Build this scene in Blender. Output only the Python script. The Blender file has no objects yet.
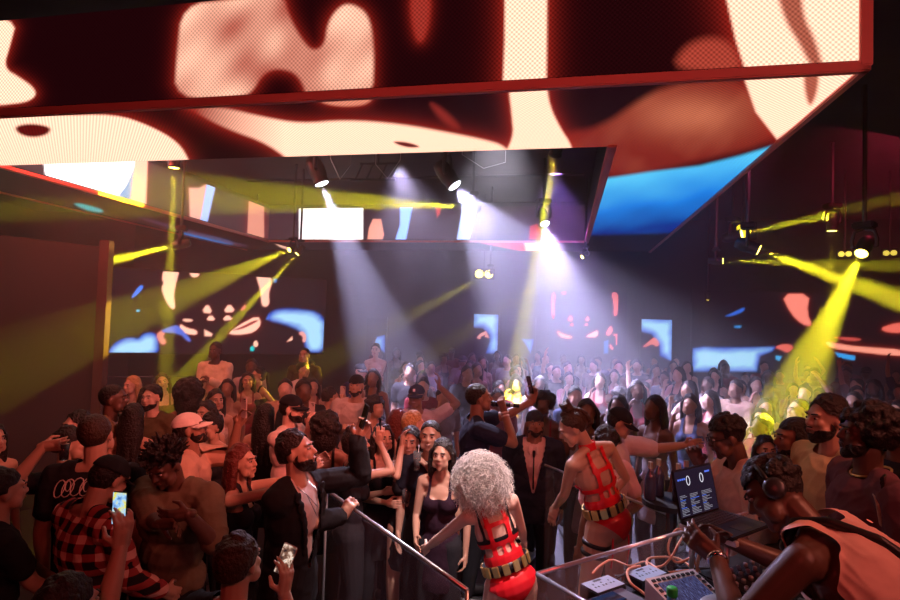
import bpy, bmesh, math, random
import numpy as np
from mathutils import Vector, Matrix, Quaternion
random.seed(7)
rng = np.random.default_rng(7)
SC = bpy.context.scene
COL = SC.collection
PI = math.pi

# ------------------------------------------------------------------ camera
F_PX, PITCH, ROLL, CAMZ = 560.0, 0.037, 0.031, 2.5
_f = Vector((0, math.cos(PITCH), math.sin(PITCH)))
_u0 = Vector((0, -math.sin(PITCH), math.cos(PITCH)))
_r0 = Vector((1, 0, 0))
C_R = _r0 * math.cos(ROLL) + _u0 * math.sin(ROLL)
C_U = _u0 * math.cos(ROLL) - _r0 * math.sin(ROLL)
C_P = Vector((0, 0, CAMZ))
cd = bpy.data.cameras.new('camera')
cam = bpy.data.objects.new('camera', cd)
COL.objects.link(cam)
cd.sensor_width = 36.0
cd.lens = F_PX / 900 * 36
cd.clip_start = 0.05
cam.matrix_world = Matrix(((C_R.x, C_U.x, -_f.x, 0), (C_R.y, C_U.y, -_f.y, 0), (C_R.z, C_U.z, -_f.z, CAMZ), (0, 0, 0, 1)))
SC.camera = cam

def ray(px, py):
    return (_f + C_R * ((px - 450) / F_PX) + C_U * ((300 - py) / F_PX))

def at(px, py, d):
    """the place point seen at a pixel at depth d (metres)"""
    return C_P + ray(px, py) * d

def at_z(px, py, z):
    r = ray(px, py)
    return C_P + r * ((z - CAMZ) / r.z)

def at_plane(px, py, p0, n):
    r = ray(px, py)
    return C_P + r * ((Vector(p0) - C_P).dot(Vector(n)) / r.dot(Vector(n)))

def proj_np(P):
    Q = P - np.array(C_P)
    d = np.maximum(Q @ np.array(_f), 0.05)
    return 450 + Q @ np.array(C_R) / d * F_PX, 300 - Q @ np.array(C_U) / d * F_PX

# ------------------------------------------------------------------ world, view, haze and lamps
w = bpy.data.worlds.new('world'); SC.world = w; w.use_nodes = True
w.node_tree.nodes['Background'].inputs[0].default_value = (0.25, 0.03, 0.08, 1)
w.node_tree.nodes['Background'].inputs[1].default_value = 0.004
vs = SC.view_settings
vs.view_transform = 'Standard'; vs.look = 'None'; vs.gamma = 1; vs.exposure = 0.0
vs.use_curve_mapping = False
SC.cycles.use_denoising = True
SC.cycles.max_bounces = 4
SC.cycles.diffuse_bounces = 2
SC.cycles.glossy_bounces = 3
SC.cycles.transmission_bounces = 6
SC.cycles.volume_bounces = 0
SC.cycles.sample_clamp_indirect = 3
SC.cycles.sample_clamp_direct = 0

HAZE = 0.05

def lamp(name, kind, loc, aim, power, col, size=0.5, spot=None, blend=0.3, radius=0.03, sy=None):
    l = bpy.data.lights.new(name, kind)
    l.energy = power; l.color = col
    if kind == 'SPOT':
        l.spot_size = math.radians(spot); l.spot_blend = blend; l.shadow_soft_size = radius
    elif kind == 'AREA':
        l.size = size
        if sy: l.shape = 'RECTANGLE'; l.size_y = sy
    else:
        l.shadow_soft_size = radius
    o = bpy.data.objects.new(name, l); COL.objects.link(o)
    o.location = loc
    o.rotation_euler = (Vector(aim) - Vector(loc)).to_track_quat('-Z', 'Y').to_euler()
    return o

# wash lamps of the room, plus added fills for trim and haze: red washes over the crowd, magenta and violet over the stage
lamp('key_wash', 'SPOT', (0.7, 1.9, 3.95), (-2.9, 6.2, 1.2), 600, (1.0, 0.21, 0.16), spot=58, radius=0.22, blend=.9)
lamp('red_fill', 'AREA', (-0.6, -0.9, 4.1), (-1.0, 4.0, 3.4), 22, (1.0, 0.07, 0.06), 0.8)  # added fill for the front left crowd and the canopy trim
lamp('trim_fill', 'SPOT', (-0.4, -0.5, 3.3), (-0.3, 3.5, 4.35), 75, (1.0, 0.10, 0.09), spot=100, radius=0.1, blend=.6)  # added lamp without a fixture, brightens the canopy's front trim
lamp('centre_wash', 'SPOT', (3.4, 1.2, 4.7), (0.5, 3.7, 1.3), 220, (1.0, 0.26, 0.16), spot=46, radius=0.2, blend=.6)
lamp('booth_wash', 'AREA', (2.9, -0.4, 4.0), (2.0, 2.4, 1.3), 34, (1.0, 0.25, 0.20), 0.6)
lamp('top_wash', 'SPOT', (0.5, 6.3, 4.9), (0.3, 3.5, 1.5), 1000, (0.90, 0.82, 1.0), spot=34, radius=0.1, blend=.6)
lamp('top_wash', 'SPOT', (0.75, 2.45, 5.1), (0.12, 3.5, 1.6), 1150, (1.0, 0.76, 0.76), spot=26, radius=0.08, blend=.7)
lamp('violet_wash', 'SPOT', (-0.9, 8.8, 4.9), (0.2, 3.5, 1.5), 1800, (0.72, 0.62, 1.0), spot=24, radius=0.1, blend=.5)
lamp('violet_wash', 'SPOT', (2.9, 8.5, 4.9), (1.2, 3.6, 1.4), 600, (0.62, 0.42, 1.0), spot=22, radius=0.1, blend=.5)
lamp('magenta_wash', 'SPOT', (3.6, 6.0, 4.9), (1.6, 13.0, 0.8), 110, (1.0, 0.12, 0.30), spot=70, radius=0.2, blend=.8)
lamp('red_wash', 'SPOT', (-1.2, 5.2, 4.9), (-2.6, 10.5, 1.2), 420, (1.0, 0.16, 0.14), spot=60, radius=0.2, blend=.8)
lamp('haze_red', 'AREA', (-4.4, 6.4, 4.9), (-3.6, 8.0, 1.0), 95, (1.0, 0.10, 0.06), 1.0)  # added to redden the haze on the left
lamp('haze_red', 'AREA', (5.6, 7.0, 5.0), (5.0, 9.0, 1.0), 14, (1.0, 0.05, 0.12), 1.0)  # added to redden the dark right of the canopy
lamp('haze_violet', 'SPOT', (1.8, 9.8, 5.2), (1.8, 10.6, 0.0), 1300, (0.45, 0.22, 1.0), spot=95, radius=.3, blend=.9)  # added to tint the centre haze violet

# ------------------------------------------------------------------ materials
MATS = {}
def mat(name, col=(0.5, 0.5, 0.5), rough=0.7, metal=0.0, em=None, es=0.0, spec=0.4, bump=None, trans=0.0, alpha=1.0, sheen=0.0):
    if name in MATS: return MATS[name]
    m = bpy.data.materials.new(name); m.use_nodes = True
    nt = m.node_tree; b = nt.nodes['Principled BSDF']
    b.inputs['Base Color'].default_value = (*col, 1)
    b.inputs['Roughness'].default_value = rough
    b.inputs['Metallic'].default_value = metal
    b.inputs['Specular IOR Level'].default_value = spec
    if em: b.inputs['Emission Color'].default_value = (*em, 1); b.inputs['Emission Strength'].default_value = es
    if trans: b.inputs['Transmission Weight'].default_value = trans
    if alpha < 1: b.inputs['Alpha'].default_value = alpha
    if sheen: b.inputs['Sheen Weight'].default_value = sheen
    if bump:
        sc_, st = bump
        tc = nt.nodes.new('ShaderNodeTexCoord'); n = nt.nodes.new('ShaderNodeTexNoise'); n.inputs['Scale'].default_value = sc_
        n.inputs['Detail'].default_value = 3
        bp = nt.nodes.new('ShaderNodeBump'); bp.inputs['Strength'].default_value = st; bp.inputs['Distance'].default_value = 0.02
        nt.links.new(tc.outputs['Object'], n.inputs['Vector']); nt.links.new(n.outputs['Fac'], bp.inputs['Height'])
        nt.links.new(bp.outputs[0], b.inputs['Normal'])
        rp = nt.nodes.new('ShaderNodeMapRange'); rp.inputs['To Min'].default_value = 0.75; rp.inputs['To Max'].default_value = 1.15
        mx = nt.nodes.new('ShaderNodeMix'); mx.data_type = 'RGBA'; mx.blend_type = 'MULTIPLY'; mx.inputs[0].default_value = 1
        mx.inputs[6].default_value = (*col, 1)
        nt.links.new(n.outputs['Fac'], rp.inputs[0]); nt.links.new(rp.outputs[0], mx.inputs[7]); nt.links.new(mx.outputs[2], b.inputs['Base Color'])
    MATS[name] = m
    return m

def cloth(col, name=None, bump=(9, 0.5), rough=0.85):
    return mat(name or 'cloth_%.2f_%.2f_%.2f' % tuple(col), col, rough, bump=bump, spec=0.2)

def screen_mat(name, strength, pitch=0.02, sampling=True, depth=0.3):
    m = bpy.data.materials.new(name); m.use_nodes = True; nt = m.node_tree
    b = nt.nodes['Principled BSDF']
    b.inputs['Base Color'].default_value = (0.008, 0.008, 0.008, 1); b.inputs['Roughness'].default_value = 0.7; b.inputs['Specular IOR Level'].default_value = 0.1
    a = nt.nodes.new('ShaderNodeAttribute'); a.attribute_name = 'content'
    uv = nt.nodes.new('ShaderNodeAttribute'); uv.attribute_name = 'ledpos'
    sx = nt.nodes.new('ShaderNodeSeparateXYZ'); nt.links.new(uv.outputs['Vector'], sx.inputs[0])
    def osc(sock):
        mu = nt.nodes.new('ShaderNodeMath'); mu.operation = 'MULTIPLY'; mu.inputs[1].default_value = 2 * PI / pitch; nt.links.new(sock, mu.inputs[0])
        si = nt.nodes.new('ShaderNodeMath'); si.operation = 'SINE'; nt.links.new(mu.outputs[0], si.inputs[0]); return si.outputs[0]
    p = nt.nodes.new('ShaderNodeMath'); p.operation = 'MULTIPLY'; nt.links.new(osc(sx.outputs[0]), p.inputs[0]); nt.links.new(osc(sx.outputs[1]), p.inputs[1])
    mr = nt.nodes.new('ShaderNodeMapRange'); mr.inputs['From Min'].default_value = -1; mr.inputs['To Min'].default_value = strength * (1 - depth); mr.inputs['To Max'].default_value = strength * (1 + depth)
    nt.links.new(p.outputs[0], mr.inputs[0]); nt.links.new(mr.outputs[0], b.inputs['Emission Strength'])
    nt.links.new(a.outputs['Color'], b.inputs['Emission Color'])
    if not sampling: m.cycles.emission_sampling = 'NONE'
    return m

# ------------------------------------------------------------------ object helpers
def link(name, me, parent=None, m=None, smooth=False):
    o = bpy.data.objects.new(name, me); COL.objects.link(o)
    if parent is not None: o.parent = parent
    if m is not None and not me.materials: me.materials.append(m)
    if smooth: me.polygons.foreach_set('use_smooth', [True] * len(me.polygons))
    return o

def empty(name, loc=(0, 0, 0), rz=0.0):
    o = bpy.data.objects.new(name, None); COL.objects.link(o); o.location = loc; o.rotation_euler = (0, 0, rz)
    o.empty_display_size = 0.1
    return o

def tag(o, label=None, cat=None, group=None, kind=None):
    if label: o['label'] = label
    if cat: o['category'] = cat
    if group: o['group'] = group
    if kind: o['kind'] = kind
    return o

def M3(x, y, z, o=(0, 0, 0)):
    return Matrix(((x[0], y[0], z[0], o[0]), (x[1], y[1], z[1], o[1]), (x[2], y[2], z[2], o[2]), (0, 0, 0, 1)))

def frame_to(d, up=(0, 0, 1)):
    """rotation matrix with z axis along d"""
    d = Vector(d).normalized(); up = Vector(up)
    if abs(d.dot(up.normalized())) > 0.98: up = Vector((0, 1, 0)) if abs(d.y) < 0.9 else Vector((1, 0, 0))
    x = up.cross(d).normalized(); y = d.cross(x).normalized()
    return M3(x, y, d)

class MB:
    """collects closed shapes into one mesh"""
    def __init__(s): s.v = []; s.f = []; s.n = 0; s.mi = []
    def add(s, V, Fc, M=None, mi=0):
        V = np.asarray(V, float)
        if M is not None:
            A = np.array(M); V = V @ A[:3, :3].T + A[:3, 3]
        s.v.append(V); s.f += [tuple(i + s.n for i in q) for q in Fc]; s.mi += [mi] * len(Fc); s.n += len(V)
        return s
    def box(s, c, h, M=None, mi=0, bev=0.0):
        cx, cy, cz = c; hx, hy, hz = h
        if bev <= 0:
            V = [(cx + a * hx, cy + b * hy, cz + d * hz) for a in (-1, 1) for b in (-1, 1) for d in (-1, 1)]
            Fc = [(0, 1, 3, 2), (4, 6, 7, 5), (0, 4, 5, 1), (2, 3, 7, 6), (0, 2, 6, 4), (1, 5, 7, 3)]
            return s.add(V, Fc, M, mi)
        bev = min(bev, hx * .9, hy * .9, hz * .9)
        bm = bmesh.new(); bmesh.ops.create_cube(bm, size=2.0)
        for v in bm.verts: v.co = Vector((v.co.x * hx + cx, v.co.y * hy + cy, v.co.z * hz + cz))
        bmesh.ops.bevel(bm, geom=bm.edges[:], offset=bev, segments=2, affect='EDGES')
        bm.verts.index_update()
        V = [tuple(v.co) for v in bm.verts]; Fc = [tuple(v.index for v in f.verts) for f in bm.faces]; bm.free()
        return s.add(V, Fc, M, mi)
    def tube(s, pts, r, n=8, caps=True, mi=0, closed=False):
        pts = [Vector(p) for p in pts]; k = len(pts)
        rr = r if hasattr(r, '__len__') else [r] * k
        V = []; prev = None
        for i, p in enumerate(pts):
            if closed: d = pts[(i + 1) % k] - pts[i - 1]
            else: d = pts[min(i + 1, k - 1)] - pts[max(i - 1, 0)]
            if d.length < 1e-9: d = Vector((0, 0, 1))
            d.normalize()
            if prev is None:
                prev = d.cross(Vector((0, 0, 1)) if abs(d.z) < .9 else Vector((1, 0, 0))).normalized()
            x = (prev - d * prev.dot(d))
            x = x.normalized() if x.length > 1e-6 else d.orthogonal().normalized()
            prev = x; y = d.cross(x)
            for a in range(n):
                t = 2 * PI * a / n; V.append(p + (x * math.cos(t) + y * math.sin(t)) * rr[i])
        Fc = []
        for i in range(k if closed else k - 1):
            j = (i + 1) % k
            for a in range(n):
                b = (a + 1) % n; Fc.append((i * n + a, i * n + b, j * n + b, j * n + a))
        if caps and not closed: Fc += [tuple(range(n))[::-1], tuple(range((k - 1) * n, k * n))]
        return s.add([tuple(v) for v in V], Fc, None, mi)
    def lathe(s, prof, M=None, n=20, mi=0):
        """profile of (radius, z)"""
        V = []; Fc = []
        k = len(prof)
        for (r, z) in prof:
            for a in range(n):
                t = 2 * PI * a / n; V.append((max(r, 1e-4) * math.cos(t), max(r, 1e-4) * math.sin(t), z))
        for i in range(k - 1):
            for a in range(n):
                b = (a + 1) % n; Fc.append((i * n + a, i * n + b, (i + 1) * n + b, (i + 1) * n + a))
        Fc += [tuple(range(n))[::-1], tuple(range((k - 1) * n, k * n))]
        return s.add(V, Fc, M, mi)
    def ell(s, c, r, M=None, n=14, mi=0):
        V = []; Fc = []; m = max(6, n // 2)
        V.append((c[0], c[1], c[2] + r[2]))
        for i in range(1, m):
            p = PI * i / m
            for a in range(n):
                t = 2 * PI * a / n
                V.append((c[0] + r[0] * math.sin(p) * math.cos(t), c[1] + r[1] * math.sin(p) * math.sin(t), c[2] + r[2] * math.cos(p)))
        V.append((c[0], c[1], c[2] - r[2]))
        for a in range(n): Fc.append((0, 1 + a, 1 + (a + 1) % n))
        for i in range(m - 2):
            for a in range(n):
                b = (a + 1) % n; q = 1 + i * n
                Fc.append((q + a, q + n + a, q + n + b, q + b))
        q = 1 + (m - 2) * n
        for a in range(n): Fc.append((q + a, len(V) - 1, q + (a + 1) % n))
        return s.add(V, Fc, M, mi)
    def cap(s, p1, p2, r1, r2, M=None, n=12, mi=0, flat=1.0, side=None):
        """tapered limb with round ends; flat < 1 squashes it along 'side'"""
        p1 = Vector(p1); p2 = Vector(p2)
        if M is not None: p1 = M @ p1; p2 = M @ p2
        d = p2 - p1; L = d.length
        R = frame_to(d if L > 1e-6 else (0, 0, 1), side if side is not None else (0, 0, 1))
        prof = []
        for i in range(0, 5):
            a = PI / 2 * i / 4; prof.append((r1 * math.sin(a), -r1 * math.cos(a)))
        for i in range(0, 5):
            a = PI / 2 * i / 4; prof.append((r2 * math.cos(a), L + r2 * math.sin(a)))
        S = Matrix.Diagonal((1, flat, 1, 1)) if flat != 1.0 else Matrix.Identity(4)
        return s.lathe(prof, Matrix.Translation(p1) @ R @ S, n, mi)
    def quad(s, A, B, C, D, h, mi=0):
        """slab: four top corners, thickness h downward"""
        t = [Vector(p) for p in (A, B, C, D)]; V = t + [p - Vector((0, 0, h)) for p in t]
        return s.add([tuple(p) for p in V], [(0, 1, 2, 3), (7, 6, 5, 4), (0, 4, 5, 1), (1, 5, 6, 2), (2, 6, 7, 3), (3, 7, 4, 0)], None, mi)
    def mesh(s, name, mats=None):
        me = bpy.data.meshes.new(name)
        V = np.concatenate(s.v) if s.v else np.zeros((0, 3))
        me.from_pydata([tuple(v) for v in V], [], s.f)
        if mats:
            for m in mats: me.materials.append(m)
            if len(mats) > 1: me.polygons.foreach_set('material_index', s.mi)
        me.update()
        return me
    def build(s, name, m=None, parent=None, smooth=False):
        mats = m if isinstance(m, (list, tuple)) else ([m] if m else None)
        return link(name, s.mesh(name, mats), parent, None, smooth)

_tmp = None
def remesh(mb, voxel, smooth=3, fac=0.5, name='body'):
    """joins overlapping shapes into one continuous skin"""
    global _tmp
    me = mb.mesh('tmp')
    o = bpy.data.objects.new('tmp', me); COL.objects.link(o)
    r = o.modifiers.new('r', 'REMESH'); r.mode = 'VOXEL'; r.voxel_size = voxel; r.use_smooth_shade = True
    if smooth:
        s_ = o.modifiers.new('s', 'SMOOTH'); s_.factor = fac; s_.iterations = smooth
    dg = bpy.context.evaluated_depsgraph_get()
    ev = o.evaluated_get(dg)
    out = bpy.data.meshes.new_from_object(ev)
    out.name = name
    bpy.data.objects.remove(o); bpy.data.meshes.remove(me)
    out.materials.clear()
    return out

def np_verts(me):
    a = np.empty(len(me.vertices) * 3); me.vertices.foreach_get('co', a); return a.reshape(-1, 3)

def keep_verts(me, mask, even=7):
    bm = bmesh.new(); bm.from_mesh(me); bm.verts.ensure_lookup_table()
    bmesh.ops.delete(bm, geom=[bm.verts[i] for i in np.nonzero(~mask)[0]], context='VERTS')
    # even out the cut edge
    bv = [v for v in bm.verts if v.is_boundary]
    nb = {v: [e.other_vert(v) for e in v.link_edges if e.is_boundary] for v in bv}
    for _ in range(even):
        new = {v: v.co * .4 + sum((n.co for n in ns), Vector()) * (.6 / len(ns)) for v, ns in nb.items() if ns}
        for v, c in new.items(): v.co = c
    bm.to_mesh(me); bm.free()
    me.polygons.foreach_set('use_smooth', [True] * len(me.polygons))
    return me

def join_mesh(meshes, name):
    V = []; Fc = []; n = 0
    for me in meshes:
        v = np_verts(me); V.append(v)
        Fc += [tuple(i + n for i in p.vertices) for p in me.polygons]; n += len(v)
    out = bpy.data.meshes.new(name); out.from_pydata([tuple(v) for v in np.concatenate(V)], [], Fc)
    out.polygons.foreach_set('use_smooth', [True] * len(out.polygons))
    for me in meshes: bpy.data.meshes.remove(me)
    return out
# ------------------------------------------------------------------ the room
YAW = 0.203
RV = Vector((math.cos(YAW), -math.sin(YAW), 0)); FV = Vector((math.sin(YAW), math.cos(YAW), 0)); UP = Vector((0, 0, 1))
m_floor = mat('floor_dark', (0.02, 0.016, 0.02), 0.75, bump=(3, 0.1))
m_wall = mat('wall_dark', (0.035, 0.022, 0.028), 0.8, bump=(2, 0.2))
m_ceil = mat('ceiling_dark', (0.05, 0.035, 0.045), 0.85, bump=(4, 0.3))
m_black = mat('black_paint', (0.012, 0.012, 0.014), 0.5)
m_metal = mat('brushed_metal', (0.62, 0.60, 0.62), 0.3, 0.9)
m_dmetal = mat('dark_metal', (0.08, 0.08, 0.09), 0.4, 0.7)
def struct(o): o['kind'] = 'structure'; return o
struct(MB().box((0, 6.5, -0.05), (12, 9.6, 0.05)).build('floor', m_floor))
struct(MB().box((0, 6.5, 5.35), (12, 9.6, 0.05)).build('ceiling', m_ceil))
BW = FV * 15.3     # a point on the back wall
Mroom = M3(RV, FV, UP)
struct(MB().box((-1, 15.5, 2.65), (12.5, 0.1, 2.65), Mroom).build('wall_back', m_wall))
struct(MB().box((11.6, 6.5, 2.65), (0.1, 9.6, 2.65)).build('wall_right', m_wall))
# dark side wall running from the mirror pillar toward the camera
pA = at(99, 300, 7.6); pA.z = 0
pB = Vector((-6.9, 4.4, 0)); dAB = (pA - pB).normalized()
Mw = M3(dAB, UP.cross(dAB), UP, pB)
LAB = (pA - pB).length
struct(MB().box((LAB / 2 - 2.0, 0.12, 1.68), (LAB / 2 + 2.0, 0.1, 1.68), Mw).build('wall_left', m_wall))
# mirror clad pillar at its end
pl = MB().box((0, 0, 1.72), (0.065, 0.065, 1.72), Matrix.Translation(at(104, 300, 7.55).xy.to_3d()), bev=0.006)
pillar = pl.build('pillar', mat('pillar_gloss', (0.30, 0.16, 0.15), 0.18, 0.7))
tag(pillar, 'slim glossy pillar beside the left wall screen', 'pillar', kind='structure')

# ---- stage and platforms
m_stage = mat('stage_black', (0.015, 0.013, 0.016), 0.7, bump=(6, 0.1))
st = MB()
for x0, x1, y0, y1 in ((-.2, 1.3, 3.12, 4.0), (.02, .85, 4.0, 4.95), (1.3, 2.6, 3.12, 3.75)): st.box(((x0 + x1) / 2, (y0 + y1) / 2, .1), ((x1 - x0) / 2, (y1 - y0) / 2, .1))
tag(st.build('stage_platform', m_stage), 'low black stage riser under the dancers and singer', 'stage')
dj = MB().box((1.75, 1.23, 0.20), (2.05, 1.87, 0.20), bev=0.01).build('booth_platform', m_stage)
tag(dj, 'black raised platform the disc jockey and the men behind him stand on', 'platform')
vp = MB()
Mv = M3(Vector((.894, .447, 0)), Vector((-.447, .894, 0)), UP, Vector((-4.9, 8.6, 0)))
vp.box((2.3, 0.75, 0.16), (2.4, 0.95, 0.16), Mv, bev=0.01)
vpo = vp.build('lounge_platform', m_stage)
tag(vpo, 'raised lounge platform below the left pumpkin screen', 'platform')
# stepped rails of the lounge below the left screen
rr = MB()
for k in range(4):
    rr.tube([Mv @ Vector((-0.35, 0.95, 0.55 + k * 0.28)), Mv @ Vector((1.0, 0.95, 0.55 + k * 0.28))], 0.012, 8)
for x in (-0.35, 0.32, 1.0):
    rr.tube([Mv @ Vector((x, 0.95, 0.0)), Mv @ Vector((x, 0.95, 1.42))], 0.016, 8)
tag(rr.build('lounge_railing', m_dmetal), 'dark metal railing of thin bars under the left wall screen', 'railing')

# ------------------------------------------------------------------ LED content
CREAM = (1.60, 0.86, 0.60); RED = (0.42, 0.02, 0.012); WHITE = (2.2, 2.0, 2.0); BLUE = (0.01, 0.16, 0.85); SKY = (0.10, 0.62, 1.2)
KNIT = (1.05, 0.50, 0.36)

def noise2(x, y, s):
    x = x / s; y = y / s
    return (np.sin(x + 1.7 * np.sin(y * .9)) + np.sin(1.9 * x - 1.3 * y + 2) * .6 + np.sin(3.1 * y + .8 * x + 1) * .5 + np.sin(4.3 * x + 3.7 * y) * .3) / 2.4

def sdf(px, py, poly):
    P = np.array(poly, float); n = len(P)
    d = np.full(px.shape, 1e9); ins = np.zeros(px.shape, bool)
    for i in range(n):
        a = P[i]; b = P[(i + 1) % n]; e = b - a
        t = np.clip(((px - a[0]) * e[0] + (py - a[1]) * e[1]) / max(e @ e, 1e-9), 0, 1)
        d = np.minimum(d, np.hypot(px - a[0] - t * e[0], py - a[1] - t * e[1]))
        if a[1] != b[1]:
            c = (a[1] > py) != (b[1] > py)
            xi = (b[0] - a[0]) * (py - a[1]) / (b[1] - a[1]) + a[0]
            ins ^= c & (px < xi)
    return np.where(ins, d, -d)

def chaikin(P, k=2):
    for _ in range(k):
        Q = []
        for i in range(len(P)):
            a = P[i]; b = P[(i + 1) % len(P)]
            Q += [(a[0] * .75 + b[0] * .25, a[1] * .75 + b[1] * .25), (a[0] * .25 + b[0] * .75, a[1] * .25 + b[1] * .75)]
        P = Q
    return P

def paint(px, py, shapes, base):
    C = np.tile(np.array(base, float), (len(px), 1))
    for sh in shapes:
        poly, col, soft = sh[0], sh[1], sh[2]
        halo = sh[3] if len(sh) > 3 else 0
        rnd = sh[4] if len(sh) > 4 else 2
        sd = sdf(px, py, chaikin(poly, rnd) if rnd else poly)
        if halo:
            hc = np.array((0.40, 0.02, 0.012))
            k = np.exp(np.minimum(sd, 0) / halo)[:, None] * 0.75
            C = C * (1 - k) + np.maximum(C, hc) * k
        a = np.clip((sd + soft) / (2 * soft), 0, 1); a = (a * a * (3 - 2 * a))[:, None]
        c = col(px, py, sd) if callable(col) else np.array(col, float)
        C = C * (1 - a) + c * a
    return C

def g_sky(px, py, sd):
    n = noise2(px, py * 1.6, 9.0) * .5 + .5
    t = np.clip(sd / 7.0 + n * .45 - .2, 0, 1)[:, None]
    return np.array((0.01, 0.10, 0.75)) * (1 - t) + np.array((0.55, 1.0, 1.35)) * t

def g_big_sky(px, py, sd):
    top = 147 + (772 - px) * 0.19
    t = np.clip((py - top) / 58, 0, 1) + noise2(px, py * 2, 22.0) * .10
    t = np.clip(t, 0, 1)[:, None]
    a = np.array((0.10, 0.62, 1.0)); b = np.array((0.01, 0.22, 0.80)); c = np.array((0.0, 0.02, 0.25))
    r = np.where(t < .6, a + (b - a) * t / .6, b + (c - b) * (t - .6) / .4)
    return r

def g_red_blob(px, py, sd):
    t = np.exp(-(((px - 690) / 55) ** 2 + ((py - 115) / 22) ** 2)) * .8 + np.clip(noise2(px, py, 16), 0, 1) * .15
    t = t[:, None]
    return np.array((0.22, 0.015, 0.01)) * (1 - t) + np.array((0.62, 0.17, 0.085)) * t

def g_knit(px, py, sd):
    t = np.clip(0.55 + noise2(px, py, 26) * .5, 0, 1)
    t = (t * (1 - .6 * np.exp(-((px - 303) / 24) ** 4)))[:, None]
    return np.array((0.42, 0.06, 0.04)) * (1 - t) + np.array((1.25, 0.66, 0.46)) * t

def g_band(px, py, sd):
    t = np.clip((px - 195) / 90, 0, 1)[:, None]
    return np.array((0.35, 0.03, 0.02)) * (1 - t) + np.array(CREAM) * t

S_FRONT = [
    ([(-60, 10), (17, 18), (10, 45), (3, 68), (20, 78), (34, 88), (36, 97), (20, 104), (-60, 108)], CREAM, 1.5, 4),
    ([(183, 5), (230, 0), (283, -6), (288, 15), (300, 38), (312, 52), (325, 46), (328, 22), (340, 6), (352, 4), (368, 14), (374, 45), (372, 106), (310, 106), (300, 74), (278, 67), (262, 74), (252, 92), (240, 96), (175, 99), (177, 55)], g_knit, 2.5, 5),
    ([(411, -8), (430, -8), (428, 25), (420, 45), (413, 25)], (0.35, 0.03, 0.02), 4, 4),
    ([(505, -20), (547, -20), (546, 90), (503, 90), (505, 40)], CREAM, 1.8, 9, 0),
    ([(672, 70), (684, 46), (712, 36), (735, 45), (745, 75)], (0.40, 0.05, 0.03), 7, 0),
    ([(720, -30), (900, -30), (900, 90), (752, 90), (736, 40)], CREAM, 1.8, 14, 0),
    ([(770, -30), (800, -30), (803, 15), (816, 40), (826, 75), (812, 70), (798, 42), (784, 20)], (0.42, 0.10, 0.06), 4, 0),
]
S_UNDER = [
    ([(-90, 108), (55, 116), (115, 114), (150, 126), (178, 142), (190, 162), (190, 175), (-90, 180), (-60, 150), (0, 134)], CREAM, 1.8, 6),
    ([(14, 126), (32, 123), (52, 127), (48, 135), (32, 138), (18, 134)], (0.12, 0.005, 0.005), 2, 0),
    ([(308, 90), (374, 90), (370, 104), (345, 107), (320, 103)], (0.8, 0.25, 0.16), 2, 3),
    ([(183, 104), (225, 108), (262, 117), (300, 124), (345, 120), (400, 124), (450, 133), (485, 140), (505, 146), (520, 165), (300, 170), (270, 144), (225, 128), (195, 112)], g_band, 2.5, 6),
    ([(392, 141), (408, 142), (422, 147), (410, 148), (398, 145)], (0.15, 0.01, 0.01), 1.5, 0),
    ([(427, 100), (445, 110), (462, 128), (455, 130), (440, 120)], (0.25, 0.02, 0.015), 4, 0),
    ([(562, 132), (600, 128), (640, 100), (670, 84), (735, 76), (756, 100), (785, 140), (700, 162), (600, 182), (560, 160)], g_red_blob, 6, 0),
    ([(508, 80), (546, 80), (549, 105), (560, 128), (572, 146), (575, 165), (498, 165), (514, 138), (512, 115)], CREAM, 1.8, 7),
    ([(738, 60), (900, 50), (860, 90), (790, 130), (777, 139), (756, 112)], CREAM, 2, 6, 0),
    ([(803, 70), (820, 70), (817, 95), (810, 108), (805, 95)], (0.45, 0.10, 0.06), 3, 0),
    ([(560, 186), (603, 179), (650, 172), (700, 166), (740, 156), (800, 138), (780, 170), (690, 232), (560, 236)], g_big_sky, 2.5, 0, 0),
]
S_UL = [
    ([(72, 203), (84, 204), (104, 210), (101, 213), (85, 210)], (0.02, 0.45, 0.5), 1.5, 0),
    ([(178, 232), (205, 235), (237, 243), (225, 245), (190, 237)], (0.02, 0.2, 0.6), 2, 0),
    ([(120, 212), (200, 237), (262, 250), (200, 233)], (0.10, 0.06, 0.12), 2, 0),
    ([(268, 238), (322, 251), (296, 253), (280, 247)], (1.3, 0.7, 0.5), 1, 0, 0),
]
S_UF = [([(480, 243), (525, 241), (545, 241), (545, 254), (524, 252)], (0.7, 0.03, 0.05), 1, 0, 0), ([(524, 241), (542, 241), (542, 254), (526, 254)], (1.6, 1.0, 0.7), 1, 0, 0)]
S_IL = [
    ([(40, 140), (142, 140), (136, 165), (122, 197), (100, 195), (46, 178)], WHITE, 1, 0, 0),
    ([(118, 196), (127, 184), (134, 168), (138, 160), (142, 160), (130, 200)], (0.10, 0.35, 0.9), 1, 0, 0),
    ([(136, 150), (148, 150), (146, 206), (130, 202)], CREAM, 1, 2, 0),
    ([(189, 188), (199, 188), (207, 184), (202, 222), (190, 220)], (1.2, .6, .5), 1.5, 2, 0),
    ([(207, 183), (216, 184), (207, 224), (200, 222)], (0.6, 0.85, 1.6), 1, 0, 0),
    ([(249, 198), (264, 200), (264, 242), (247, 242)], (1.1, .42, .3), 1, 3, 0),
]
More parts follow.
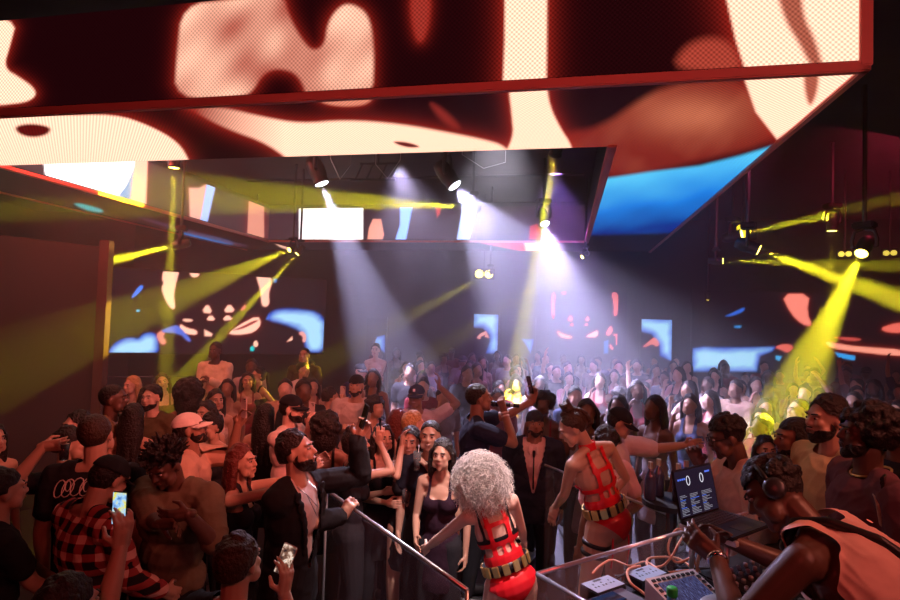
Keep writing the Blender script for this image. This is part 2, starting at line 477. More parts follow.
S_IF = [
    ([(299, 200), (363, 200), (363, 250), (299, 250)], WHITE, 0.8, 0, 0),
    ([(373, 219), (381, 219), (384, 235), (378, 250), (366, 250), (369, 228)], (1.4, .55, .4), 1, 0, 0),
    ([(435, 204), (442, 204), (440, 214), (437, 218)], (0.9, .1, .1), 1, 0, 0),
    ([(400, 204), (413, 204), (404, 250), (392, 250), (400, 225)], (0.45, 0.9, 1.8), 1, 0, 0),
    ([(463, 204), (478, 204), (467, 250), (455, 250)], (1.0, 1.2, 2.0), 1, 0, 0),
    ([(530, 226), (537, 224), (541, 230), (540, 250), (528, 250)], (0.8, 0.03, 0.05), 1, 0, 0),
]
def grid_screen(name, o, u, v, step, shapes, base, m, parent=None, th=None):
    """one LED face: corner o, edges u and v; content is a vertex attribute"""
    o = Vector(o); u = Vector(u); v = Vector(v)
    nu = max(2, int(u.length / step)); nv = max(2, int(v.length / step))
    a, b = np.meshgrid(np.linspace(0, 1, nu + 1), np.linspace(0, 1, nv + 1), indexing='ij')
    P = np.array(o)[None] + a.reshape(-1, 1) * np.array(u)[None] + b.reshape(-1, 1) * np.array(v)[None]
    px, py = proj_np(P)
    C = paint(px, py, shapes, base)
    i, j = np.meshgrid(np.arange(nu), np.arange(nv), indexing='ij'); q = (i * (nv + 1) + j).ravel()
    Fc = np.stack([q, q + nv + 1, q + nv + 2, q + 1], 1)
    me = bpy.data.meshes.new(name); me.from_pydata(P.tolist(), [], Fc.tolist())
    at_ = me.attributes.new('content', 'FLOAT_COLOR', 'POINT')
    at_.data.foreach_set('color', np.concatenate([C, np.ones((len(C), 1))], 1).astype(np.float32).ravel())
    lp = me.attributes.new('ledpos', 'FLOAT_VECTOR', 'POINT')
    lp.data.foreach_set('vector', np.stack([a.ravel() * u.length, b.ravel() * v.length, np.zeros(a.size)], 1).astype(np.float32).ravel())
    me.materials.append(m)
    ob = link(name, me, parent)
    return ob

# ---- the square LED canopy hung from the ceiling
m_led = screen_mat('led_ring', 1.0, 0.032, True, 0.42)
m_led_s = screen_mat('led_far', 1.0, 0.02, True, 0.1)
X0, Y0, WI, LI, AR = 1.395, 4.911, 6.707, 5.937, 1.353
ZB, HT, HI = CAMZ + 1.6, 0.785, 0.70
O_ = Vector((X0, Y0, 0))
def ring(r, g, z=ZB): return O_ + RV * r + FV * g + Vector((0, 0, z))
canopy = empty('led_canopy', ring(-WI / 2, LI / 2, ZB)); tag(canopy, 'huge square LED video canopy hanging over the dance floor', 'video screen')
Minv = Matrix.Translation(-canopy.location)
_before = set(bpy.data.objects)
e = 0.012
A = ring(-WI - AR, -AR); 
BASE = (0.012, 0.001, 0.002)
grid_screen('front_screen', ring(-WI - AR, -AR - e, ZB + 0.04), RV * (WI + 2 * AR), UP * (HT - .04), 0.0125, S_FRONT, BASE, m_led, canopy)
grid_screen('underside_screen', ring(-WI - AR, -AR, ZB - e), RV * (WI + 2 * AR), FV * AR, 0.0125, S_UNDER, BASE, m_led, canopy)
grid_screen('underside_screen', ring(0, 0, ZB - e), RV * AR, FV * (LI + AR), 0.03, S_UNDER, (0.006, 0.001, 0.004), m_led, canopy)
grid_screen('underside_screen', ring(-WI - AR, 0, ZB - e), RV * AR, FV * (LI + AR), 0.03, S_UL, (0.006, 0.002, 0.003), m_led, canopy)
grid_screen('underside_screen', ring(-WI, LI, ZB - e), RV * WI, FV * AR, 0.03, S_UF, (0.01, 0.003, 0.01), m_led_s, canopy)
grid_screen('inner_screen', ring(-WI + e, 0, ZB + .04), FV * LI, UP * (HI - .04), 0.025, S_IL, (0.06, 0.035, 0.045), m_led_s, canopy)
grid_screen('inner_screen', ring(-WI, LI - e, ZB + .04), RV * WI, UP * (HI - .04), 0.018, S_IF, (0.05, 0.02, 0.035), m_led_s, canopy)
# cabinet body and metal edge trims
cb = MB()
for (r0, r1, g0, g1) in ((-WI - AR, AR, -AR, 0), (-WI - AR, AR, LI, LI + AR), (-WI - AR, -WI, 0, LI), (0, AR, 0, LI)):
    cb.box(((r0 + r1) / 2, (g0 + g1) / 2, 0), ((r1 - r0) / 2 - .004, (g1 - g0) / 2 - .004, HT / 2), M3(RV, FV, UP, O_ + Vector((0, 0, ZB + HT / 2))))
cbo = cb.build('cabinet', m_black, canopy)
m_trim = mat('red_lit_trim', (0.80, 0.27, 0.25), 0.5, 0.1)  # red light falling on the metal is put into its base colour
def trim(r0, g0, r1, g1, hw, hh, nm='edge_trim'):
    a = ring(r0, g0); b = ring(r1, g1); d = (b - a).normalized(); L = (b - a).length
    MB().box((L / 2, 0, 0), (L / 2 + hw, hw, hh), M3(d, UP.cross(d), UP, a), bev=0.008).build(nm, m_trim, canopy)
trim(-WI - AR, -AR, AR, -AR, 0.028, 0.033)
trim(AR, -AR, AR, LI + AR, 0.028, 0.033)
trim(-WI - AR, -AR, -WI - AR, LI + AR, 0.028, 0.033)
trim(-WI, 0, 0, 0, 0.008, 0.012)
trim(0, 0, 0, LI, 0.04, 0.03)
trim(-WI, 0, -WI, LI, 0.03, 0.025)
trim(-WI, LI, 0, LI, 0.02, 0.02)
# corner post at the right end of the front face
MB().box((0, 0, HT / 2), (0.035, 0.035, HT / 2), M3(RV, FV, UP, ring(AR, -AR)), bev=0.006).build('corner_post', m_trim, canopy)
for (r, g) in ((-WI - .7, -.7), (.7, -.7), (-WI - .7, LI + .7), (.7, LI + .7)):
    MB().tube([ring(r, g, ZB + HT - .01), ring(r, g, 5.31)], 0.02, 8).build('hanger_rod', m_dmetal, canopy)
for ob in set(bpy.data.objects) - _before:
    if ob.parent == canopy: ob.matrix_parent_inverse = Minv

# ---- wall screens
def q4(o, k, pts): return [(o[0] + x * k, o[1] + y * k) for x, y in pts]
L4 = lambda p: q4((100, 240), .26667, p)
L5 = lambda p: q4((400, 220), .26667, p)
L6 = lambda p: q4((620, 300), .31111, p)
C2 = (1.5, 0.85, 0.62)
S_LEFT = [
    (L4([(30, 424), (45, 395), (80, 370), (120, 365), (145, 372), (160, 350), (200, 345), (218, 365), (222, 440), (30, 440)]), g_sky, 1.2, 0),
    (L4([(645, 262), (720, 255), (850, 275), (850, 420), (770, 425), (765, 345), (690, 315), (620, 300)]), g_sky, 2, 0),
    (L4([(243, 100), (302, 100), (285, 160), (276, 210), (284, 262), (262, 255), (240, 215), (230, 180), (240, 160), (230, 145)]), C2, 0.7, 0.8),
    (L4([(333, 110), (377, 110), (372, 134), (355, 142), (340, 135)]), C2, 0.7, .8),
    (L4([(583, 118), (637, 118), (645, 160), (632, 200), (636, 240), (622, 252), (605, 245), (602, 190), (590, 150)]), C2, 0.7, .8),
    (L4([(380, 272), (403, 236), (424, 276)]), C2, 0.7, .8, 1), (L4([(460, 272), (485, 236), (510, 270)]), C2, 0.7, .8, 1),
    (L4([(396, 302), (415, 278), (436, 302)]), C2, 0.6, .8, 1), (L4([(456, 302), (478, 278), (502, 300)]), C2, 0.6, .8, 1),
    (L4([(525, 262), (545, 238), (548, 255), (535, 265)]), (1, .25, .2), 0.7, 1), (L4([(308, 295), (350, 298), (345, 306), (315, 306)]), C2, 0.7, .5),
    (L4([(298, 312), (325, 330), (364, 338), (364, 357), (325, 352), (302, 342)]), C2, 0.6, 1, 1), (L4([(392, 336), (422, 352), (418, 361), (392, 360)]), C2, 0.6, .5, 0),
    (L4([(480, 350), (520, 320), (592, 282), (606, 315), (580, 345), (540, 354), (500, 355)]), C2, 0.7, 1.5, 1),
    (L4([(490, 340), (530, 326), (575, 302), (600, 300), (560, 322), (530, 335)]), (0.5, .05, .05), 0.6, 0, 1),
    (L4([(210, 355), (230, 338), (245, 350), (236, 362), (250, 380), (240, 395), (222, 385)]), (1.1, .35, .28), 0.7, 1, 1),
    (L4([(742, 350), (760, 340), (775, 360), (770, 385), (758, 380), (762, 362)]), (1.2, .5, .45), 0.7, .5, 1),
    (L4([(700, 382), (720, 362), (722, 375)]), C2, .5, .5, 0),
    (L4([(575, 385), (585, 375), (594, 390), (588, 402), (576, 398)]), C2, .5, .5, 1), (L4([(565, 398), (578, 398), (578, 418), (562, 416)]), (0.0, .8, .8), .5, 0, 1),
    (L4([(112, 222), (150, 168), (165, 175), (140, 205)]), (0.08, 0.35, 1.5), 1.0, 0, 1), (L4([(134, 262), (150, 262), (148, 269), (136, 269)]), (0.05, .6, 1.2), .6, 0, 1),
    (L4([(215, 345), (280, 318), (300, 325), (345, 378), (330, 382), (300, 350)]), (0.12, 0.22, 0.9), 1.0, 0, 1),
    (L4([(622, 298), (635, 275), (633, 298)]), (0.05, .2, .9), .8, 0, 0), (L4([(650, 145), (664, 145), (662, 160), (652, 160)]), (0.05, .3, .9), .8, 0, 0),
]
PR = (1.5, 0.30, 0.26)
S_MID = [
    (L5([(272, 340), (372, 340), (372, 500), (322, 500), (337, 455), (335, 430), (310, 405), (270, 402)]), g_sky, 1, 0, 0),
    (L5([(288, 442), (300, 428), (322, 417), (334, 442), (318, 438), (322, 428), (304, 436), (300, 446)]), (1.5, .6, .5), .5, .5, 0),
    (L5([(456, 446), (500, 448), (497, 470), (489, 500), (478, 478)]), g_sky, 1, 0, 0),
    (L5([(568, 275), (583, 275), (578, 320), (579, 370), (570, 368)]), PR, .6, .6), (L5([(607, 272), (622, 272), (620, 278), (610, 278)]), PR, .6, .4, 0),
    (L5([(792, 268), (820, 274), (815, 350), (812, 360), (800, 358), (803, 320)]), PR, .6, .8),
    (L5([(627, 378), (640, 353), (650, 379)]), PR, .6, .6, 1), (L5([(694, 379), (703, 358), (712, 378)]), PR, .6, .6, 1), (L5([(635, 395), (645, 385), (652, 397)]), PR, .6, .4, 1), (L5([(690, 395), (700, 385), (706, 397)]), PR, .6, .4, 1),
    (L5([(586, 413), (610, 427), (647, 437), (640, 445), (600, 440)]), (1.6, .7, .5), .6, 1.2, 1), (L5([(696, 436), (725, 420), (743, 413), (741, 438), (712, 441)]), (1.6, .7, .5), .6, 1.2, 1),
    (L5([(770, 428), (790, 393), (799, 415), (785, 435)]), PR, .6, .8, 1), (L5([(796, 428), (815, 428), (814, 468), (810, 468), (808, 436)]), PR, .5, .4, 0), (L5([(783, 468), (790, 466), (803, 486), (792, 486)]), PR, .6, .4, 1),
    (L5([(765, 455), (782, 450), (780, 500), (765, 500)]), (.05, .25, .6), 1, 0, 0),
    ([(376, 337), (385, 335), (385, 353), (379, 348), (373, 342)], g_sky, .8, 0, 0),
    (L6([(40, 50), (172, 60), (172, 200), (128, 180), (125, 140), (100, 110), (60, 100)]), g_sky, 1, 0, 0),
    (L6([(70, 152), (95, 132), (112, 118), (128, 140), (118, 152), (105, 140), (85, 150)]), (1.3, .35, .3), .7, .6, 1),
]
S_RIGHT = [
    (L6([(232, 155), (270, 150), (300, 152), (400, 152), (500, 150), (490, 165), (450, 180), (440, 230), (232, 230)]), g_sky, 1.2, 0, 0),
    (L6([(333, 54), (360, 42), (402, 22), (398, 36), (365, 50)]), (0.04, 0.20, 1.0), 1, 0, 1), (L6([(364, 84), (390, 82), (388, 90), (370, 90)]), (0.04, 0.4, 1.0), .8, 0, 1),
    (L6([(500, 178), (520, 182), (512, 196), (500, 190)]), SKY, .7, 0, 0),
    (L6([(518, -20), (610, -20), (600, 40), (620, 86), (585, 78), (550, 45)]), (1.5, .38, .28), .8, 1.5, 1),
    (L6([(836, 92), (870, 78), (910, 72), (910, 106), (860, 104)]), (1.3, .22, .16), 1, 1.5, 1), (L6([(680, 117), (775, 124), (768, 131), (720, 130)]), (.9, .12, .1), .8, .8, 1),
    (L6([(655, 132), (700, 140), (760, 150), (920, 160), (920, 180), (850, 176), (780, 168), (680, 156)]), (1.5, .5, .35), .8, 2, 1),
    (L6([(495, 152), (530, 140), (558, 148), (552, 162), (535, 170), (520, 160)]), (1.2, .22, .16), .9, .8, 1),
    (L6([(690, 168), (755, 180), (755, 194), (705, 186)]), (0.05, .5, 1.2), .8, 0, 0),
]
m_wscr = screen_mat('led_wall', 1.0, 0.02, True, 0.08)
def wall_screen(name, label, pTL, pTR, pBL, shapes, base, step, n):
    tl, tr, bl = Vector(pTL), Vector(pTR), Vector(pBL)
    root = empty(name, bl); tag(root, label, 'video screen')
    s = grid_screen('display', bl, tr - tl, tl - bl, step, shapes, base, m_wscr)
    n = Vector(n).normalized()
    b = MB(); c = (tr + bl) / 2 - n * 0.05; u = (tr - tl); L = u.length / 2; u.normalize()
    b.box((0, 0, 0), (L + .03, 0.04, (tl - bl).length / 2 + .03), M3(u, n, UP, c), bev=0.01)
    h = b.build('housing', m_black)
    for o in (s, h): o.parent = root; o.matrix_parent_inverse = Matrix.Translation(-bl)
    return root
# left screen (turned toward the floor)
lp0 = Vector((-5.09, 10, 0)); ld = Vector((.894, .447, 0)); ln = Vector((.447, -.894, 0))
a = at_plane(108, 352.5, lp0, ln); b = at_plane(323, 350, lp0, ln); c = at_plane(165, 271.5, lp0, ln)
zt, zb = c.z, a.z
wall_screen('wall_screen', 'left wall screen showing a large carved pumpkin face over blue clouds', (a.x, a.y, zt), (b.x, b.y, zt), (a.x, a.y, zb), S_LEFT, (0.010, 0.004, 0.010), 0.02, ln)
# back wall screens
bn = -FV; bp = FV * 15.25
def back_scr(label, x0, x1, yt, yb, shapes, base, xm=None):
    a = at_plane(x0, yb, bp, bn); b = at_plane(x1, yb, bp, bn); t = at_plane(xm or x0, yt, bp, bn)
    wall_screen('wall_screen', label, (a.x, a.y, t.z), (b.x, b.y, t.z), (a.x, a.y, a.z - .25), shapes, base, 0.03, bn)
back_scr('narrow far screen with a sliver of blue, left of the singer', 366, 385, 318, 350, S_MID, (.008, .003, .012))
back_scr('far screen with blue cloud and a red outline, above the singer', 473, 497.5, 314, 350, S_MID, (.010, .004, .02))
back_scr('far screen with a small blue patch, right of the singer', 519, 534, 318, 350, S_MID, (.010, .004, .02))
back_scr('far middle screen with a small red pumpkin face in the haze', 549, 626, 291, 352, S_MID, (.006, .003, .02))
back_scr('far screen with blue sky, between middle and right pumpkins', 641, 671.5, 319, 358, S_MID, (.010, .004, .02))
back_scr('wide right wall screen with orange pumpkin mouth and blue sky', 692, 935, 292, 366, S_RIGHT, (.008, .003, .006), 790)

# ------------------------------------------------------------------ haze filling the room
hz = MB().box((0, 10.1, 2.65), (11.4, 5.2, 2.64)).build('haze')
hm = bpy.data.materials.new('haze'); hm.use_nodes = True
nt = hm.node_tree; nt.nodes.remove(nt.nodes['Principled BSDF'])
vsn = nt.nodes.new('ShaderNodeVolumeScatter'); vsn.inputs['Density'].default_value = HAZE; vsn.inputs['Anisotropy'].default_value = 0.25
nt.links.new(vsn.outputs[0], nt.nodes['Material Output'].inputs['Volume'])
hz.data.materials.append(hm)
tag(hz, 'thin smoke haze filling the club', 'haze', kind='stuff')
# ------------------------------------------------------------------ moving heads, beams, truss
m_lensw = mat('lens_white', (0.9, 0.9, 1), 0.2, em=(0.85, 0.88, 1.0), es=14)
m_lensy = mat('lens_yellow', (0.9, 0.85, .2), 0.2, em=(1.0, 0.80, 0.12), es=10)
m_lensd = mat('lens_dark', (0.05, 0.05, 0.06), 0.1)
YEL = (0.96, 0.84, 0.02); WHT = (0.64, 0.60, 1.0)
CEILZ = 5.30
def moving_head(p, aim, label, lens=m_lensw, s=1.0, hang=True, group=None, cat='stage light'):
    """lens centre p, shining at aim; yoke and base above, hung from the ceiling"""
    p = Vector(p); d = (Vector(aim) - p).normalized()
    root = empty('moving_head_light', p); tag(root, label, cat, group)
    R = frame_to(d, (0, 0, 1))
    hd = MB().lathe([(0.02, -0.34), (0.075, -0.33), (0.095, -0.26), (0.10, -0.12), (0.085, -0.06), (0.095, -0.03), (0.097, 0.0), (0.085, 0.0), (0.083, -0.012)], R @ Matrix.Scale(s, 4), 20)
    hd.build('head', m_dmetal, root, True)
    MB().lathe([(0.078, -0.012), (0.07, 0.002), (0.001, 0.006)], R @ Matrix.Scale(s, 4), 20).build('lens', lens, root)
    c = -d * 0.16 * s       # tilt axis
    x = d.cross(UP); x = x.normalized() if x.length > .05 else Vector((1, 0, 0))
    f = x.cross(UP)
    top = c + UP * 0.26 * s
    yk = MB()
    for sg in (-1, 1):
        yk.tube([c + x * sg * .11 * s, c + x * sg * .145 * s, c + x * sg * .15 * s + UP * .10 * s, c + x * sg * .12 * s + UP * .22 * s, top], 0.024 * s, 8)
    yk.build('yoke', m_dmetal, root, True)
    MB().box((0, 0, 0), (.13 * s, .10 * s, .045 * s), M3(x, f, UP, top + UP * .04 * s), bev=.015).build('base', m_black, root)
    if hang:
        z = CEILZ - p.z
        MB().tube([top + UP * .06 * s, Vector((top.x, top.y, z))], 0.022, 8).build('hanger', m_dmetal, root)
    return root

def beam(label, a, b, ang, power, col=YEL, lens=m_lensy, s=0.8, hang=True, blend=0.25, r=0.03, fixture=True, group=None):
    """lens at pixel and depth a, aimed through pixel and depth b"""
    p = at(*a); q = at(*b); d = (q - p).normalized()
    if fixture: moving_head(p, q, label, lens, s, hang, group)
    lamp('beam_lamp', 'SPOT', p + d * 0.03, q, power, col, spot=ang, blend=blend, radius=r)

beam('moving head light with white beam, left one hanging in the canopy opening', (322, 184, 8.2), (390, 360, 8.2), 28, 6500, WHT, m_lensw, 1.25, blend=.5)
beam('moving head light with wide white beam, right one in the canopy opening', (455, 186, 8.0), (552, 320, 7.6), 60, 4300, WHT, m_lensw, 1.25, blend=.6)
beam('white beam light low in front of the far canopy edge', (545, 224, 9.4), (582, 380, 8.0), 46, 5200, WHT, m_lensw, 0.9, blend=.5)
beam('yellow beam light at the right end of the canopy opening', (555, 156, 6.3), (507, 415, 8.6), 5.5, 55000)
beam('yellow beam light at the left of the canopy opening', (174, 168, 7.2), (165, 400, 7.2), 5, 20000)
beam('yellow beam light shining toward the glossy pillar', (172, 246, 8.6), (60, 273, 8.2), 9, 55000)
beam('dim yellow beam light sweeping low over the left side', (289, 250, 10.2), (60, 345, 7.2), 13, 6000, s=.6)
beam('yellow beam light at the far left canopy corner', (297, 254, 10.6), (175, 385, 9.5), 5.5, 30000, s=.6)
beam('yellow beam light pointing left under the far ceiling', (466, 207, 8.9), (300, 199, 8.5), 10, 24000, hang=True, s=.7)
beam('bright yellow beam light slanting down over the right crowd', (861, 254, 6.2), (766, 450, 5.0), 13, 11700)
beam('bright yellow beam light pointing to the right edge', (759, 250, 6.6), (902, 301, 5.9), 10, 26000)
beam('small yellow beam light left of the two bright ones', (723, 261, 8.5), (900, 266, 7.4), 5, 20000, s=.6)
beam('dim yellow beam light aimed up to the right', (742, 234, 9.0), (900, 199, 7.6), 7, 12355, s=.9)
beam('yellow beam light pointing straight down at the right', (832, 231, 8.2), (829, 330, 8.2), 5.5, 7000, s=.8)
beam('tiny far yellow beam light right of the white beam', (582, 257, 10.6), (531, 290, 10.2), 6, 5000, s=.5)
beam('tiny far yellow beam light in the centre haze', (488, 274, 11.5), (447, 296, 10.6), 6, 3801, s=.5)
beam('faint yellow beam light above the right crowd', (708, 300, 12.0), (706, 352, 12.0), 4, 1425, s=.4)

# blinder panels
def blinder(p, label, w, h, col, es, n=2):
    root = empty('blinder_light', p); tag(root, label, 'stage light')
    d = (C_P - p); d.z = 0; d.normalize(); R = M3(UP.cross(d), d, UP)
    MB().box((0, -.05, 0), (w / 2 + .02, .05, h / 2 + .02), R, bev=.01).build('housing', m_black, root)
    for i in range(n):
        x = (i + .5) / n * w - w / 2
        MB().lathe([(min(w / n, h) * .46, 0), (min(w / n, h) * .4, .012), (.001, .02)], R @ Matrix.Translation((x, .002, 0)) @ Matrix.Rotation(-PI / 2, 4, 'X'), 16).build('lamp_face', mat('blind_%.1f' % es, (1, .9, .3), .3, em=col, es=es), root)
    MB().tube([R @ Vector((0, -.05, h / 2)), Vector((0, 0, CEILZ - p.z)) + R @ Vector((0, -.05, 0))], .015, 6).build('hanger', m_dmetal, root)
blinder(at(484, 274, 12.2), 'pair of yellow blinder lamps in the centre haze', .42, .2, (1, .85, .15), 3)
blinder(at(743, 231, 9.3), 'yellow blinder lamp high at the right', .36, .26, (1, .75, .02), 1.6, 1)
blinder(at(845, 254, 9.5), 'small yellow blinder beside the slanting beam lamp', .2, .12, (1, .8, .1), 1.5, 2)
blinder(at(890, 253, 9.5), 'small yellow blinder at the right edge', .2, .12, (1, .8, .1), 1.0, 2)

# truss pipes and cables under the ceiling of the opening
def pipe(name, label, p, q, r=.025):
    tag(MB().tube([p, q], r, 8).build(name, m_dmetal), label, 'pipe')
pipe('truss_pipe', 'dark pipe under the ceiling carrying the front moving heads', ring(-WI + .1, 3.2, 5.14), ring(-.1, 3.2, 5.14))
pipe('truss_pipe', 'dark pipe under the ceiling nearer the far canopy side', ring(-WI + .1, 4.9, 5.14), ring(-.1, 4.9, 5.14))
for (x0, y0, x1, y1), lb in zip(((330, 172, 350, 184), (375, 182, 400, 172), (462, 160, 505, 174)), ('thin cable drooping beside the left white moving head', 'thin cable drooping from the lattice truss piece', 'thin cable drooping right of the second moving head')):
    a_, b_ = at(x0, y0, 8.6), at(x1, y1, 8.6)
    ta, tb = Vector((a_.x, a_.y, 5.14)), Vector((b_.x, b_.y, 5.14))
    tag(MB().tube([ta, a_ * .5 + ta * .5, (a_ + b_) / 2 - UP * .02, b_ * .5 + tb * .5, tb], 0.007, 6).build('cable', m_metal), lb, 'cable')
# a small folded truss bracket hanging between the two moving heads
brk = MB()
c0 = at(372, 180, 8.7)
for dx in (-.28, -.1, .12, .3): brk.tube([c0 + RV * dx, c0 + RV * (dx + .12) + UP * .25], .015, 6)
brk.tube([c0 - RV * .35, c0 + RV * .38], .02, 6); brk.tube([c0 - RV * .2 + UP * .25, c0 + RV * .42 + UP * .25], .02, 6)
brk.tube([c0 + RV * .1 + UP * .25, c0 + RV * .1 + UP * (CEILZ - c0.z)], .015, 6)
tag(brk.build('lattice_truss', m_dmetal), 'short dark lattice truss piece hung between the moving heads', 'truss')
# ------------------------------------------------------------------ people
def Rx(a): return Matrix.Rotation(a, 4, 'X')
def Ry(a): return Matrix.Rotation(a, 4, 'Y')
def Rz(a): return Matrix.Rotation(a, 4, 'Z')
def T(x, y=None, z=None):
    return Matrix.Translation(x if y is None else (x, y, z))
D2R = PI / 180
SKIN = {'pale': (0.70, 0.44, 0.34), 'tan': (0.52, 0.30, 0.21), 'brown': (0.30, 0.15, 0.095), 'dark': (0.13, 0.062, 0.042)}
HAIR = {'black': (0.018, 0.011, 0.010), 'brown': (0.05, 0.022, 0.012), 'auburn': (0.12, 0.022, 0.015), 'blonde': (0.55, 0.34, 0.15), 'platinum': (0.95, 0.86, 0.78)}
def skin_mat(k): return mat('skin_' + k, SKIN[k], 0.42, spec=0.5)
def hair_mat(k): return mat('hair_' + k, HAIR[k], 0.5, bump=(60, 0.8), spec=0.4)
m_eye = mat('eye_white', (0.42, 0.36, 0.34), 0.5); m_iris = mat('eye_iris', (0.02, 0.012, 0.01), 0.2)

def ik(sh, tgt, l1, l2, pole):
    d = tgt - sh; L = d.length
    mx = (l1 + l2) * 0.985
    if L > mx: tgt = sh + d * (mx / L); d = tgt - sh; L = mx
    L = max(L, 0.12)
    a = (l1 * l1 - l2 * l2 + L * L) / (2 * L)
    h = math.sqrt(max(l1 * l1 - a * a, 0))
    dn = d.normalized(); p = Vector(pole) - dn * Vector(pole).dot(dn)
    p = p.normalized() if p.length > 1e-4 else dn.orthogonal().normalized()
    return sh + dn * a + p * h, tgt

def hand_shape(mb, wrist, hdir, pn, curl, side, s=1.0, spread=1.0):
    """palm, four unequal bent fingers and a thumb; pn = palm normal, side = +1 right hand"""
    z = Vector(hdir).normalized(); n = Vector(pn) - z * Vector(pn).dot(z)
    n = n.normalized() if n.length > 1e-4 else z.orthogonal().normalized()
    x = z.cross(n) * side            # toward the thumb
    def P(a, b, c): return wrist + x * a * s + n * b * s + z * c * s
    for k, (a, w_) in enumerate(((-.028, .013), (-.010, .0145), (.010, .0145), (.026, .014))):
        mb.cap(P(a * .7, 0, .0), P(a, 0, .082), .016 * s, w_ * s)
    mb.cap(P(0, 0, -.02), P(0, 0, .05), .024 * s, .024 * s)
    fl = ((-.031, .058), (-.011, .074), (.011, .080), (.031, .070))
    for k, (a, L) in enumerate(fl):
        c1 = curl * (0.9 + .08 * k); c2 = curl * 2.1
        base = P(a, 0, .088)
        d1 = (z * math.cos(c1) + n * math.sin(c1) + x * a * 2.2 * spread).normalized()
        m1 = base + d1 * L * .5 * s
        d2 = (z * math.cos(c2) + n * math.sin(c2) + x * a * 1.2 * spread).normalized()
        m2 = m1 + d2 * L * .48 * s
        mb.cap(base - z * .01 * s, m1, .0092 * s, .0085 * s, n=8); mb.cap(m1, m2, .0085 * s, .0068 * s, n=8)
    t0 = P(.022, .006, .012)
    t1 = t0 + (x * .75 + z * .6 + n * (.35 + .5 * curl)).normalized() * .045 * s
    t2 = t1 + (z * .9 + x * (.35 - .7 * curl) + n * (.2 + curl * .6)).normalized() * .036 * s
    mb.cap(t0, t1, .0145 * s, .0115 * s, n=8); mb.cap(t1, t2, .0115 * s, .008 * s, n=8)
    return P(0, .035, .075), z, n, x

